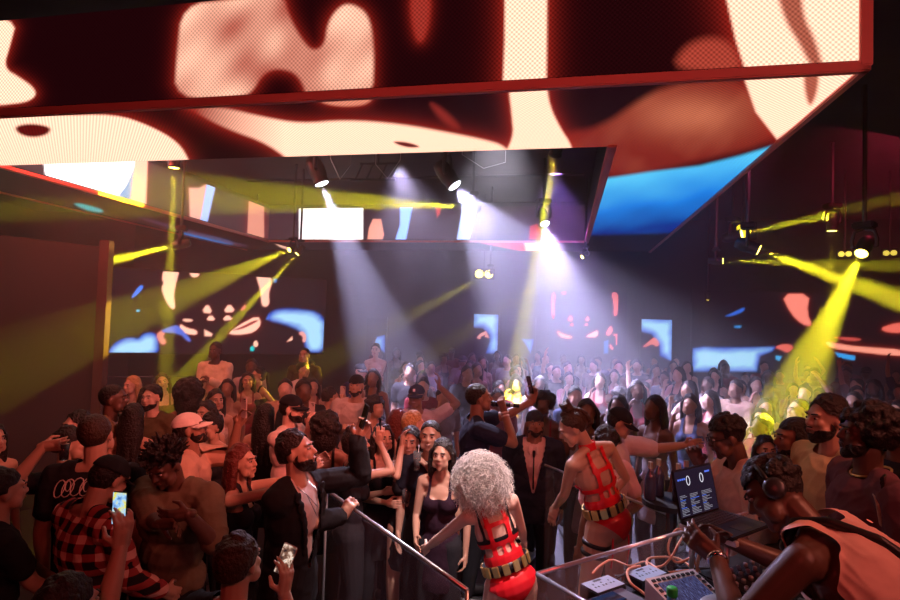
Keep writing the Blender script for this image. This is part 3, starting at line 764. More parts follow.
class Person:
    def __init__(s, H=1.75, fem=False, bulk=1.0, lean=0, side=0, twist=0, hyaw=0, hpitch=0, htilt=0,
                 rh=None, lh=None, rpole=None, lpole=None, rcurl=.35, lcurl=.35, rdir=None, ldir=None, rpn=None, lpn=None,
                 stance=.10, sway=0, mouth=False, det=2, hscale=1.0):
        s.k = H / 1.75; s.fem = fem; s.det = det; s.mouth = mouth
        k = s.k; b = bulk; s.b = b
        s.hip = Vector((0, 0, .95)); s.sway = sway
        s.M = T(sway, 0, 0) @ T(s.hip) @ Rx(-lean * D2R) @ Ry(side * D2R) @ Rz(twist * D2R) @ T(-s.hip)
        nk = Vector((0, .0, 1.50))
        s.MH = s.M @ T(nk) @ Rz(hyaw * D2R) @ Rx(hpitch * D2R) @ Ry(htilt * D2R) @ T(-nk)
        s.hc = Vector((0, .025, 1.635)); s.hs = hscale
        s.top = s.MH @ Vector((0, .01, 1.752))
        w_ = (.165 if fem else .188) * b
        s.sw = w_
        s.shR = s.M @ Vector((w_, -.005, 1.415)); s.shL = s.M @ Vector((-w_, -.005, 1.415))
        s.l1, s.l2 = .285, .26
        s.R = s.arm(s.shR, rh, rpole or (.35, -.5, -1), 1, (w_ + .05, .03, .86)) + (rcurl, rdir, rpn)
        s.L = s.arm(s.shL, lh, lpole or (-.35, -.5, -1), -1, (-w_ - .05, .03, .86)) + (lcurl, ldir, lpn)
        s.stance = stance
    def arm(s, sh, tgt, pole, sg, rest):
        t = Vector(tgt) if tgt is not None else (s.M @ Vector(rest))
        el, wr = ik(sh, t, s.l1, s.l2, Vector(pole))
        return (el, wr)
    # --- shapes, g = how far the garment stands off the skin
    def torso(s, mb, g=0.0, lo=True, up=True, neck=True):
        M = s.M; b = s.b
        e = lambda c, r: mb.ell(c, (r[0] + g, r[1] + g, r[2] + g), M, 18)
        if s.fem:
            if lo: e((0, -.012, .94), (.165 * b, .115 * b, .115))
            e((0, .0, 1.10), (.120 * b, .088 * b, .15)); 
            if up:
                e((0, .0, 1.28), (.140 * b, .092 * b, .15))
                for q in (-1, 1): e((q * .066, .078, 1.265), (.056, .048, .056))
        else:
            if lo: e((0, -.005, .95), (.158 * b, .112 * b, .115))
            e((0, .0, 1.10), (.142 * b, .100 * b, .15))
            if up: e((0, .0, 1.29), (.170 * b, .112 * b, .165))
        if up:
            q = s.sw - .03
            r = (.050 if s.fem else .060) + g
            mb.cap((-q, -.005, 1.405), (q, -.005, 1.405), r, r, M)
            for sg in (-1, 1): mb.cap((sg * .03, -.015, 1.47), (sg * q, -.008, 1.43), .035 + g, .04 + g, M)
        if neck:
            mb.cap((0, -.01, 1.42), (0, .005, 1.46), (.048 if s.fem else .058), (.046 if s.fem else .056), M)
            mb.cap(s.M @ Vector((0, 0, 1.46)), s.MH @ Vector((0, .005, 1.57)), (.046 if s.fem else .056), (.047 if s.fem else .057))
    def armshape(s, mb, sh, el, wr, g=0.0, a=0.0, b=2.0):
        f = .80 if s.fem else 1.0
        f *= (.6 + .4 * s.b)
        pts = [(0, sh, .052 * f), (.35, sh.lerp(el, .35), .050 * f), (1, el, .040 * f), (1.3, el.lerp(wr, .3), .041 * f), (2, wr, .027 * f)]
        prev = None
        def samp(t):
            for (t0, p0, r0), (t1, p1, r1) in zip(pts, pts[1:]):
                if t <= t1 + 1e-6:
                    u = (t - t0) / (t1 - t0); return p0.lerp(p1, u), r0 + (r1 - r0) * u
            return pts[-1][1], pts[-1][2]
        ts = sorted(set([a, b] + [p[0] for p in pts if a < p[0] < b]))
        for t0, t1 in zip(ts, ts[1:]):
            p0, r0 = samp(t0); p1, r1 = samp(t1)
            mb.cap(p0, p1, r0 + g, r1 + g)
    def legs(s, mb, g=0.0, a=0.0, b=2.0, feet=False):
        for sg in (-1, 1):
            hp = Vector((sg * .088 + s.sway, 0, .92)); kn = Vector((sg * (.09 + s.stance * .2) + s.sway * .5, .03, .50)); an = Vector((sg * s.stance, -.02, .09))
            pts = [(0, hp, .088 * s.b), (1, kn, .058), (1.35, kn.lerp(an, .35), .055), (2, an, .036)]
            def samp(t):
                for (t0, p0, r0), (t1, p1, r1) in zip(pts, pts[1:]):
                    if t <= t1 + 1e-6:
                        u = (t - t0) / (t1 - t0); return p0.lerp(p1, u), r0 + (r1 - r0) * u
                return pts[-1][1], pts[-1][2]
            ts = sorted(set([a, b] + [p[0] for p in pts if a < p[0] < b]))
            for t0, t1 in zip(ts, ts[1:]):
                p0, r0 = samp(t0); p1, r1 = samp(t1); mb.cap(p0, p1, r0 + g, r1 + g)
            if feet: mb.cap(an + Vector((0, -.02, -.045)), an + Vector((sg * .02, .15, -.055)), .040 + g, .033 + g)
    def headshape(s, mb):
        M = s.MH @ T(s.hc) @ Matrix.Scale(s.hs, 4); f = .93 if s.fem else 1.0
        mb.ell((0, -.012, .022), (.074 * f, .094, .088), M, 20)
        mb.ell((0, .028, -.030), (.060 * f, .062, .070), M, 18)
        mb.ell((0, .045, -.066), (.042 * f, .042, .036), M, 14)
        mb.ell((0, .070, -.090), (.021, .020, .020), M, 10)
        for q in (-1, 1):
            mb.ell((q * .048 * f, .045, -.058), (.022, .034, .034), M, 10)
            mb.ell((q * .035, .066, -.014), (.024, .022, .022), M, 10)       # cheek
            mb.ell((q * .028, .076, .034), (.026, .012, .010), M, 10)        # brow
            mb.ell((q * .076 * f, -.006, -.008), (.010, .019, .031), M, 10)   # ear
        mb.cap((0, .078, .026), (0, .104, -.014), .0085, .0125, M, 10)
        mb.ell((0, .096, -.018), (.018, .012, .009), M, 10)
        mb.ell((0, .082, -.046), (.027, .014, .016), M, 10)
        s.HM = M

def strands(name, M, n, c, r, length, wid, curl, m, parent, seed=1, down=.6, keep=None, clump=.35):
    """a head of curly hair built of thin curved strands"""
    rg = random.Random(seed); mb = MB()
    c = Vector(c)
    for i in range(n):
        while True:
            d = Vector((rg.gauss(0, 1), rg.gauss(0, 1), rg.gauss(0, 1))).normalized()
            if keep is None or keep(d): break
        p = c + Vector((d.x * r[0], d.y * r[1], d.z * r[2]))
        L = length * rg.uniform(.65, 1.1); pts = []; ax = d.orthogonal().normalized(); ay = d.cross(ax)
        ph = rg.uniform(0, 6.28); fr = rg.uniform(.8, 1.4); amp = curl * rg.uniform(.6, 1.3)
        m_ = 9
        for j in range(m_):
            t = j / (m_ - 1)
            q = p + d * L * t + Vector((0, 0, -1)) * down * L * t * t + (ax * math.cos(ph + t * 14 * fr) + ay * math.sin(ph + t * 14 * fr)) * amp * t ** .5
            pts.append(M @ q)
        mb.tube(pts, [wid * (1 - .6 * j / (m_ - 1)) for j in range(m_)], 3, caps=False)
    return mb.build(name, m, parent, True)

m_shoe = mat('shoe_black', (0.02, 0.02, 0.022), 0.4)
VOX = {1: (.016, .016, .014), 2: (.0095, .011, .009), 3: (.0065, .008, .006)}
def make_person(label, pos=None, px=None, py=None, z0=0.0, face=0.0, d=None, skin='tan', hair='short', hcol='black', beard=None,
                top='tee', tcol=(0.05, 0.05, 0.06), bot='pants', bcol=(0.02, 0.02, 0.025), rhp=None, lhp=None, group=None, cat='person',
                H=1.75, rpx=None, lpx=None, tmat=None, rdw=None, ldw=None, **kw):
    """px,py = pixel of the crown; the depth follows from the height unless d is given (then the height does).
       rhp / lhp = a place point (Vector) for the wrist."""
    fr = face * D2R
    P = Person(H=1.75, **kw)
    k = H / 1.75
    if px is not None:
        for it in range(3):
            if d is not None:
                W = at(px, py, d); k = (W.z - z0) / P.top.z
            else:
                W = at_z(px, py, z0 + P.top.z * k)
            off = Rz(fr) @ (P.top * k); pos = Vector((W.x - off.x, W.y - off.y, z0))
            dep = (W - C_P).dot(_f)
            if rpx: rhp = at(rpx[0], rpx[1], dep + rpx[2])
            if lpx: lhp = at(lpx[0], lpx[1], dep + lpx[2])
            if it == 0 and (rhp is not None or lhp is not None):
                inv = Matrix.Scale(1 / k, 4) @ Rz(-fr) @ T(-pos)
                k2 = dict(kw)
                if rhp is not None: k2['rh'] = inv @ Vector(rhp)
                if lhp is not None: k2['lh'] = inv @ Vector(lhp)
                if rdw is not None: k2['rdir'] = Rz(-fr) @ Vector(rdw)
                if ldw is not None: k2['ldir'] = Rz(-fr) @ Vector(ldw)
                P = Person(H=1.75, **k2)
    root = empty('person', pos, fr); tag(root, label, cat, group)
    vb, vc, vh = VOX[P.det]
    det = P.det
    S = Matrix.Scale(k, 4)
    def fin(me): me.transform(S); return me
    def add(name, me, m, **kk):
        me = fin(me); o = link(name, me, kk.get('parent') or root, m); me.polygons.foreach_set('use_smooth', [True] * len(me.polygons)); return o
    # body
    mb = MB(); P.torso(mb); P.headshape(mb)
    for (el, wr, c, dr, pn), sh in ((P.R, P.shR), (P.L, P.shL)): P.armshape(mb, sh, el, wr)
    P.legs(mb, feet=True)
    body = remesh(mb, vb, 3 if det < 3 else 4, name='body')
    info = {}
    parts = [body]
    for (el, wr, c, dr, pn), sg, key in ((P.R, 1, 'R'), (P.L, -1, 'L')):
        h = MB(); fd = (wr - el).normalized()
        hd = Vector(dr) if dr is not None else fd
        pnv = Vector(pn) if pn is not None else (P.M.to_3x3() @ Vector((-sg, 0.15, 0)))
        h.cap(el.lerp(wr, .85), wr, .028 * (.85 if P.fem else 1), .025 * (.85 if P.fem else 1))
        hs = .9 if P.fem else 1.0
        g = hand_shape(h, wr, hd, pnv, c, sg, hs)
        info[key] = tuple(g) + (wr,)
        parts.append(remesh(h, .0052 if det >= 2 else .009, 1, name='hand'))
    body = join_mesh(parts, 'body')
    add('body', body, skin_mat(skin))
    HM = P.HM
    HMs = S @ HM
    # face
    if det >= 2:
        for q in (-1, 1):
            e_ = MB(); e_.ell((q * .029, .081, .013), (.0120, .009, .0060), HM, 10); e_.ell((q * .029, .0880, .013), (.0058, .0035, .0056), HM, 8, mi=1)
            me = e_.mesh('eye', [m_eye, m_iris]); me.transform(S); link('eye', me, root)
            MB().cap((q * .016, .093, .034), (q * .044, .083, .036), .0045, .0035, S @ HM, 6).build('eyebrow', hair_mat('black' if hcol in ('blonde', 'platinum', 'black') else hcol), root)
        lp = MB().ell((0, .094, -.046), (.021, .006, .006), HM, 10)
        if P.mouth: lp = MB().ell((0, .0925, -.047), (.0185, .006, .0065), HM, 10)
        lm = lp.mesh('lips'); lm.transform(S)
        link('lips', lm, root, mat('lips_' + skin, tuple(c * f for c, f in zip(SKIN[skin], (.75, .45, .5))), .35) if not P.mouth else mat('smiling_teeth', (.52, .40, .37), .4))
    hm_ = hair_mat(hcol)
    def hairpart(mb2, name='hair', m=None, v=None, keep=None, sm=2):
        me = remesh(mb2, v or vh, sm, name=name)
        if keep is not None:
            q = np_verts(me); A = np.array(HM.inverted()); q = q @ A[:3, :3].T + A[:3, 3]
            keep_verts(me, keep(q), 2 if name == 'beard' else 7)
        return add(name, me, m or hm_)
    rg = random.Random(hash(label) % 9999 if False else sum(map(ord, label)))
    if hair in ('short', 'buzz', 'fade', 'long', 'ponytail', 'bun', 'longback'):
        g = {'buzz': .004, 'fade': .009, 'short': .014}.get(hair, .014)
        h = MB(); h.ell((0, -.022, .030), (.074 + g, .090 + g, .086 + g), HM, 20)
        if hair not in ('buzz', 'fade'):
            h.ell((0, -.050, -.010), (.066 + g * .6, .056 + g, .070), HM, 16)
            for i in range(26 if det > 1 else 10):
                a = rg.uniform(0, 6.28); p_ = rg.uniform(0, 1.2)
                h.ell((math.sin(p_) * math.cos(a) * .078, -.022 + math.sin(p_) * math.sin(a) * .09, .038 + math.cos(p_) * .090), (.018, .018, .014), HM, 8)
        if hair in ('long', 'longback'):
            for i in range(11):
                a = PI * (1.0 + i / 10.0) if hair == 'long' else PI * (1.15 + .7 * i / 10.0)
                x_, y_ = math.cos(a) * .082, math.sin(a) * .085 + .0
                L = rg.uniform(.22, .34)
                p0 = HM @ Vector((x_, y_ - .01, .02)); p1 = HM @ Vector((x_ * 1.15, y_ * 1.1 - .02, -.10)); p2 = p1 + Vector((rg.uniform(-.02, .02), rg.uniform(-.02, .0), -L))
                h.cap(p0, p1, .030, .030); h.cap(p1, p2, .030, .014)
        if hair == 'ponytail':
            p0 = HM @ Vector((0, -.10, .05)); h.cap(p0, p0 + Vector((0, -.05, -.02)), .025, .03); h.cap(p0 + Vector((0, -.05, -.02)), p0 + Vector((0, -.08, -.28)), .03, .012)
        if hair == 'bun': h.ell((0, -.06, .12), (.035, .035, .035), HM, 12)
        def kp(q):
            x, y, z = q[:, 0], q[:, 1], q[:, 2]
            line = .086 - x * x * 11
            frontal = (y > .030) & (z < line)
            side = (y > .006) & (z < .035) & (np.abs(x) > .045)
            kk = ~(frontal | side)
            if hair in ('buzz', 'fade', 'short'): kk &= ~((z < -.045)) & ~((z < .0) & (y > -.03))
            if hair in ('long', 'longback'): kk |= (z < -.05) & (y < .05) | (np.abs(x) > .078) & (y < .045)
            return kk
        hairpart(h, keep=kp)
    elif hair == 'afro' or hair == 'curlyback':
        h = MB(); r = .135 if hair == 'afro' else .15
        h.ell((0, -.035, .045), (r * .85, r * .80, r * .82), HM, 20)
        if hair == 'curlyback': h.ell((0, -.06, -.06), (.12, .09, .13), HM, 18)
        for i in range(130 if det > 1 else 40):
            a = rg.uniform(0, 6.28); z_ = rg.uniform(-.7, 1); q_ = math.sqrt(1 - z_ * z_)
            h.ell((q_ * math.cos(a) * r * .86, -.035 + q_ * math.sin(a) * r * .8, .045 + z_ * r * .82), (.022, .022, .022), HM, 8)
        hairpart(h, keep=lambda q: ~((q[:, 1] > .045) & (q[:, 2] < .065 - np.abs(q[:, 0]) * .2) & (np.abs(q[:, 0]) < .085)), sm=1)
    elif hair in ('curlytop', 'spiky'):
        h = MB(); h.ell((0, -.020, .032), (.080, .096, .090), HM, 18)
        h2 = MB()
        for i in range(120):
            a = rg.uniform(0, 6.28); z_ = rg.uniform(-.05, 1); q_ = math.sqrt(1 - z_ * z_)
            c = Vector((q_ * math.cos(a) * .080, -.022 + q_ * math.sin(a) * .096, .036 + z_ * .096))
            if hair == 'curlytop': h.ell(c, (.015, .015, .015), HM, 8)
            else:
                dn = Vector((q_ * math.cos(a), q_ * math.sin(a), z_ + .3)).normalized(); h.cap(c, c + dn * rg.uniform(.03, .06), .013, .006, HM, 6)
        hairpart(h, keep=lambda q: ~((q[:, 1] > .030) & (q[:, 2] < .06) | (q[:, 2] < .0) & (q[:, 1] > -.03) | (q[:, 2] < -.05)), sm=1)
    elif hair == 'dreads':
        h = MB(); h.ell((0, -.022, .032), (.084, .100, .094), HM, 18)
        for i in range(26):
            a = PI * (.95 + 1.1 * i / 25); p0 = HM @ Vector((math.cos(a) * .08, math.sin(a) * .09, .03)); L = rg.uniform(.12, .25)
            p1 = p0 + Vector((math.cos(a) * .02, math.sin(a) * .02, -.07)); h.cap(p0, p1, .014, .013, n=8); h.cap(p1, p1 + Vector((rg.uniform(-.015, .015), .02, -L)), .013, .009, n=8)
        hairpart(h, keep=lambda q: ~((q[:, 1] > .030) & (q[:, 2] < .058) & (np.abs(q[:, 0]) < .07)), v=.0065)
    elif hair in ('cap', 'cap_back', 'cap_side'):
        h = MB(); h.ell((0, -.022, .012), (.080, .096, .086), HM, 18)
        hairpart(h, keep=lambda q: (q[:, 1] < .004 - np.clip(-q[:, 2], 0, .1) * .6) & (q[:, 2] > -.062))
        ang = {'cap': 0, 'cap_back': PI, 'cap_side': PI * .5}[hair]
        cm = cloth(kw_cap.get(label, (0.02, 0.02, 0.025)))
        C = HM @ T(0, -.014, .038) @ Rx(-.12) @ Rz(ang)
        c_ = MB(); c_.ell((0, 0, 0), (.088, .104, .088), C, 22)
        me = remesh(c_, vh, 2, name='cap')
        q = np_verts(me); A = np.array(C.inverted()); q = q @ A[:3, :3].T + A[:3, 3]
        keep_verts(me, q[:, 2] > -.002)
        co = add('cap', me, cm)
        br = MB(); V = []; n_ = 16
        for zz in (0.004, -.004):
            for rr_ in (0.0, 1.0):
                for i in range(n_):
                    a = -1.15 + 2.3 * i / (n_ - 1); x_ = math.sin(a) * .088 * 1.0; y_ = math.cos(a) * .095 + rr_ * .075 * math.cos(a * .9) ** .6
                    V.append((x_, y_, zz - rr_ * .012 - abs(x_) * .12))
        Fc = []
        for i in range(n_ - 1):
            Fc += [(i, i + 1, n_ + i + 1, n_ + i), (2 * n_ + i + 1, 2 * n_ + i, 3 * n_ + i, 3 * n_ + i + 1), (n_ + i, n_ + i + 1, 3 * n_ + i + 1, 3 * n_ + i)]
        br.add(V, Fc, S @ C); b_ = br.build('brim', cm, None, True); b_.parent = co
    elif hair == 'beanie':
        c_ = MB(); c_.ell((0, -.016, .036), (.086, .104, .095), HM, 20)
        hairpart(c_, 'beanie', cloth((.03, .03, .04), 'beanie_knit', (40, .6)), keep=lambda q: q[:, 2] > .012 + q[:, 1] * .25)
    if beard:
        bt = MB(); g = .0035 if beard == 'short' else .0075
        bt.ell((0, .032, -.040), (.062 + g, .064 + g, .066 + g), HM, 18); bt.ell((0, .050, -.070), (.045 + g, .042 + g, .040 + g), HM, 14)
        bt.ell((0, .072, -.090), (.024 + g, .022 + g, .024 + g), HM, 10); bt.ell((0, .088, -.034), (.028, .012, .008), HM, 8)
        for q_ in (-1, 1): bt.ell((q_ * .05, .04, -.05), (.024 + g, .036 + g, .036 + g), HM, 10)
        hairpart(bt, 'beard', hair_mat('black' if hcol != 'brown' else 'brown'), keep=lambda q: (q[:, 2] < -.040 - np.clip(.045 - np.abs(q[:, 0]), 0, .03) * .45) & ((np.abs(q[:, 0]) > .026) | (q[:, 2] < -.062)) | (np.abs(q[:, 0]) < .028) & (q[:, 2] < -.028) & (q[:, 2] > -.037) | ((np.abs(q[:, 0]) > .054) & (q[:, 2] < .0) & (q[:, 1] < .030) & (q[:, 1] > .004)))
    # clothes
    Minv = np.array(P.M.inverted())
    def local(me):
        q = np_verts(me); return q @ Minv[:3, :3].T + Minv[:3, 3]
    def garment(name, mb2, m, keep=None, v=None, sm=3):
        me = remesh(mb2, v or vc, sm, name=name)
        if name in ('shirt', 'jacket', 'dress', 'tank_top', 'sleeveless_top', 'flannel_shirt'):
            q = np_verts(me); nn = np.empty(len(q) * 3); me.vertex_normals.foreach_get('vector', nn); nn = nn.reshape(-1, 3); sd_ = rg.uniform(0, 9)
            u_ = q[:, 0] * 38 + q[:, 2] * 17 + sd_; v_ = q[:, 2] * 46 - q[:, 1] * 22 + 2.2 * np.sin(q[:, 0] * 21 + sd_); w_ = q[:, 0] * 19 - q[:, 1] * 33 + q[:, 2] * 9
            dsp = (1 - np.abs(np.sin(u_ + np.sin(w_)))) ** 2 * .5 + (1 - np.abs(np.sin(v_ * .55))) ** 2 * .6 + np.sin(w_ * .7) * .3
            amp = .0085 if name in ('shirt', 'jacket', 'sleeveless_top', 'flannel_shirt') else .004
            q = q + nn * (dsp * amp)[:, None]; me.vertices.foreach_set('co', q.ravel()); me.update()
        if keep is not None: keep_verts(me, keep(local(me)))
        return add(name, me, m)
    def arms(mb2, g, a, b):
        for (el, wr, *_), sh in ((P.R, P.shR), (P.L, P.shL)): P.armshape(mb2, sh, el, wr, g, a, b)
    tm = tmat or cloth(tcol)
    neckcut = lambda q, w=.075, z=1.455: ~((q[:, 2] > z) & (np.abs(q[:, 0]) < w))
    if top in ('tee', 'long', 'polo', 'loose'):
        g = .026 if top == 'loose' else .016
        mb2 = MB(); P.torso(mb2, g, neck=False); arms(mb2, g + .004, 0, {'tee': .62, 'polo': .6, 'loose': .95, 'long': 1.93}[top])
        garment('shirt', mb2, tm, lambda q: neckcut(q) & (q[:, 2] > .84))
    elif top in ('tank', 'sleeveless'):
        mb2 = MB(); P.torso(mb2, .012 if P.fem else .018, neck=False)
        ww = .062 if top == 'tank' else .135
        garment('tank_top', mb2, tm, lambda q: (q[:, 2] > .86) & ((q[:, 2] < 1.335) & (np.abs(q[:, 0]) < .2) | (np.abs(q[:, 0]) > ww - .02) & (np.abs(q[:, 0]) < ww + .035) & (q[:, 2] < 1.6) if top == 'tank' else (np.abs(q[:, 0]) < P.sw - .02) & neckcut(q, .07)))
    elif top in ('strapless', 'dress', 'plunge'):
        mb2 = MB(); P.torso(mb2, .009, neck=False)
        if top in ('dress', 'plunge', 'strapless'):
            mb2.cap(Vector((P.sway, -.01, .93)), Vector((P.sway, .0, .66)), .165, .175, flat=.75, n=20)
        def kp(q):
            kk = (q[:, 2] < 1.315) & (q[:, 2] > .60)
            if top == 'plunge': kk &= ~((q[:, 1] > .02) & (np.abs(q[:, 0]) < .045 * np.clip((q[:, 2] - 1.1) / .2, 0, 1)))
            if top in ('dress', 'plunge'): kk |= (np.abs(np.abs(q[:, 0]) - .085) < .016) & (q[:, 2] >= 1.30) & (q[:, 2] < 1.5)
            return kk
        garment('dress', mb2, tm, kp)
    elif top in ('blazer', 'suit'):
        s1 = MB(); P.torso(s1, .012, neck=False)
        garment('shirt', s1, cloth(kw_in.get(label, (0.6, 0.45, 0.42))), lambda q: neckcut(q, .062, 1.47))
        mb2 = MB(); P.torso(mb2, .030, neck=False); arms(mb2, .022, 0, 1.9)
        mb2.cap(P.M @ Vector((0, 0, .95)), P.M @ Vector((0, 0, .82)), .19, .20, flat=.72, n=20)
        garment('jacket', mb2, tm, lambda q: neckcut(q, .075) & ~((q[:, 1] > .02) & (np.abs(q[:, 0]) < .012 + .085 * np.clip((q[:, 2] - 1.06) / .36, 0, 1)) & (q[:, 2] > 1.02)) & (q[:, 2] > .74))
        for q_ in (-1, 1):
            lp_ = MB()
            for i in range(8):
                z_ = 1.08 + i * .05; x_ = q_ * (.022 + .085 * min(1, max(0, (z_ - 1.06) / .36)) + .016)
                yy = .028 + .118 * math.sqrt(max(.05, 1 - ((z_ - 1.27) / .26) ** 2)) - abs(x_) * .25
                lp_.ell((x_, yy + .004, z_), (.020 + .012 * min(1, i / 5), .008, .034), P.M, 8)
            garment('lapel', lp_, tm, v=.007, sm=1)
        if top == 'suit':
            ti = MB(); ti.cap((0, .128, 1.40), (0, .138, 1.36), .014, .012, P.M, 8); ti.cap((0, .134, 1.36), (0, .134, 1.08), .014, .026, P.M, 10, flat=.35, side=P.M.to_3x3() @ Vector((1, 0, 0)))
            garment('tie', ti, cloth((.02, .02, .03)), v=.006, sm=1)
            for q_ in (-1, 1): MB().cap((q_ * .035, .105, 1.43), (q_ * .03, .135, 1.385), .022, .010, S @ P.M, 8, flat=.5).build('collar', cloth(kw_in.get(label, (0.6, 0.45, 0.42))), root)
    elif top == 'harness':
        pass
    if bot == 'pants':
        mb2 = MB(); P.torso(mb2, .010, lo=True, up=False, neck=False); P.legs(mb2, .014, 0, 1.92)
        me = remesh(mb2, vc * 1.2, 3, name='trousers'); q = local(me); q2 = np_verts(me); keep_verts(me, q2[:, 2] < 1.04); add('trousers', me, cloth(bcol))
    if bot == 'skirt':
        mb2 = MB(); mb2.cap(Vector((P.sway, -.01, 1.0)), Vector((P.sway, 0, .62)), .16, .185, flat=.75, n=20); add('skirt', remesh(mb2, vc, 2, name='skirt'), cloth(bcol))
    if bot != 'none':
        for sg in (-1, 1):
            an = Vector((sg * P.stance, -.02, .09))
            me = MB().cap(an + Vector((0, -.03, -.042)), an + Vector((sg * .02, .16, -.052)), .052, .040, S, 12).mesh('shoe'); q = np_verts(me)
            o = link('shoe', me, root, m_shoe, True)
            me.transform(T(0, 0, max(0, -float(q[:, 2].min()))))
    info.update(root=root, P=P, S=S, HM=HM, k=k, W=T(pos) @ Rz(fr), garment=garment, add=add, local=local)
    return info
kw_cap = {}; kw_in = {}

def hand_world(info, key):
    """grip centre and hand axes in the place's coordinates"""
    c, z, n, x, wr = info[key]; W = info['W']; R = W.to_3x3(); k = info['k']
    return W @ (c * k), (R @ z).normalized(), (R @ n).normalized(), (R @ x).normalized()
# ------------------------------------------------------------------ held things
m_phone = mat('phone_black', (0.02, 0.02, 0.025), 0.25)
m_phone_w = mat('phone_white', (0.75, 0.62, 0.60), 0.3)
m_glass = mat('clear_glass', (0.9, 0.92, 0.95), 0.05, trans=0.9, spec=0.6)
m_drink = mat('drink', (0.75, 0.55, 0.35), 0.1, trans=0.5)
def phone_screen_mat(name, stops):
    if name in MATS: return MATS[name]
    m = mat(name, (0.01, 0.01, 0.01), 0.2); nt = m.node_tree; b = nt.nodes['Principled BSDF']
    tc = nt.nodes.new('ShaderNodeTexCoord'); n = nt.nodes.new('ShaderNodeTexNoise'); n.inputs['Scale'].default_value = 38
    cr = nt.nodes.new('ShaderNodeValToRGB'); el = cr.color_ramp.elements
    while len(el) < len(stops): el.new(.5)
    for e_, (p_, c_) in zip(el, stops): e_.position = p_; e_.color = (*c_, 1)
    nt.links.new(tc.outputs['Object'], n.inputs['Vector']); nt.links.new(n.outputs['Fac'], cr.inputs[0]); nt.links.new(cr.outputs[0], b.inputs['Emission Color'])
    b.inputs['Emission Strength'].default_value = 1.0
    return m
def phone(c, up, nrm, label, body=None, lit=None, s=1.0):
    """nrm = the way the screen looks"""
    up = Vector(up).normalized(); nrm = Vector(nrm); nrm = (nrm - up * nrm.dot(up)).normalized(); x = up.cross(nrm)
    R = M3(x, nrm, up); r = empty('smartphone', c); tag(r, label, 'phone')
    MB().box((0, 0, 0), (.037 * s, .0045 * s, .076 * s), R, bev=.004).build('case', body or m_phone, r)
    MB().box((0, .0047 * s, 0), (.0335 * s, .0006, .072 * s), R).build('screen', lit or mat('screen_off', (0.01, 0.01, 0.012), .1), r)
    cm = MB().box((-.016 * s, -.0058 * s, .052 * s), (.016 * s, .0018, .017 * s), R, bev=.0015)
    cm.build('camera_bump', body or m_phone, r)
    l_ = MB()
    for (a, b_) in ((-.023, .059), (-.009, .059), (-.023, .045)): l_.lathe([(.0052, 0), (.0052, .002), (.001, .0025)], R @ T(a * s, -.0074 * s, b_ * s) @ Rx(PI / 2), 10)
    l_.build('camera_lens', mat('lens_dark2', (0.01, .01, .015), .1), r)
    return r
def phone_in(info, key, label, nrm=None, off=0.045, up=(0, 0, 1), **k):
    c, z, n, x = hand_world(info, key)
    nr = Vector(nrm) if nrm is not None else -n
    return phone(c + Vector(up) * off, up, nr, label, **k)
def tumbler(c, label, h=.12, r=.032, fill=.7, straw=False, up=UP):
    g = empty('drinking_glass', c); tag(g, label, 'glass'); R = frame_to(up)
    MB().lathe([(r * .8, -h / 2), (r, h / 2), (r * .92, h / 2), (r * .74, -h / 2 + .008), (.001, -h / 2 + .008)], R, 18).build('tumbler', m_glass, g, True)
    MB().lathe([(r * .72, -h / 2 + .01), (r * .86, -h / 2 + h * fill), (.001, -h / 2 + h * fill)], R, 16).build('drink', m_drink, g)
    if straw: MB().tube([R @ Vector((0, 0, -h * .3)), R @ Vector((.012, 0, h * .85))], .0035, 6).build('straw', mat('straw_white', (.8, .8, .8), .5), g)
    return g

def C_(r, g, b): return (r, g, b)
BLK = (0.018, 0.016, 0.02); WHT_ = (0.72, 0.66, 0.64); NAVY = (0.02, 0.025, 0.06)

# ------------------------------------------------------------------ the singer
S_ = make_person('singer in dark navy tee rapping into a microphone, phone raised in front of him', px=477, py=384, z0=.2, H=1.78, face=-84, skin='brown', hair='fade', det=3,
    top='tee', tcol=(.02, .024, .05), rpx=(504, 411, -.12), lpx=(532, 401, .12), rdw=(-.35, 0, .9), ldw=(.2, 0, 1), rcurl=1.05, lcurl=.7, hpitch=8, lean=4, rpole=(.4, .3, -1), lpole=(-.2, .2, -1), rpn=(-.5, .8, 0), lpn=(.5, -.6, 0), mouth=True)
c, z, n, x = hand_world(S_, 'R')
hd = S_['W'] @ (S_['S'] @ S_['HM'] @ Vector((0, .115, -.05)))
mic = empty('microphone', hd); tag(mic, 'black handheld microphone held to the singer\'s mouth', 'microphone')
md = Vector((1, -.12, -.03)).normalized(); R = frame_to(md)
MB().ell((0, 0, .0), (.026, .026, .027), R, 16).build('grille', m_dmetal, mic, True)
MB().lathe([(.020, .018), (.024, .03), (.019, .05), (.016, .12), (.018, .20), (.017, .215)], R, 16).build('handle', m_black, mic, True)
MB().lathe([(.0185, .14), (.0185, .165)], R, 16).build('band', m_metal, mic, True)
phone_in(S_, 'L', 'dark phone held up by the singer in front of his face', nrm=(-.9, -.3, 0), off=.06, up=(-.25, 0, 1))
ch = MB(); 
for sg in (-1, 1): ch.tube([S_['S'] @ S_['P'].M @ Vector(p) for p in ((sg * .06, .0, 1.485), (sg * .055, .08, 1.44), (sg * .03, .135, 1.36), (0, .148, 1.30))], .0035, 6)
ch.build('necklace', m_metal, S_['root'])
for k_, q_ in enumerate((.0, .05)):
    el, wr = S_['P'].R[0], S_['P'].R[1]; p_ = wr.lerp(el, .06 + q_ * 2); dd = (wr - el).normalized()
    MB().lathe([(.031, -.006), (.034, 0), (.031, .006)], S_['S'] @ T(p_) @ frame_to(dd), 14).build('bracelet', mat('beads_pale', (.7, .55, .5), .5), S_['root'], True)

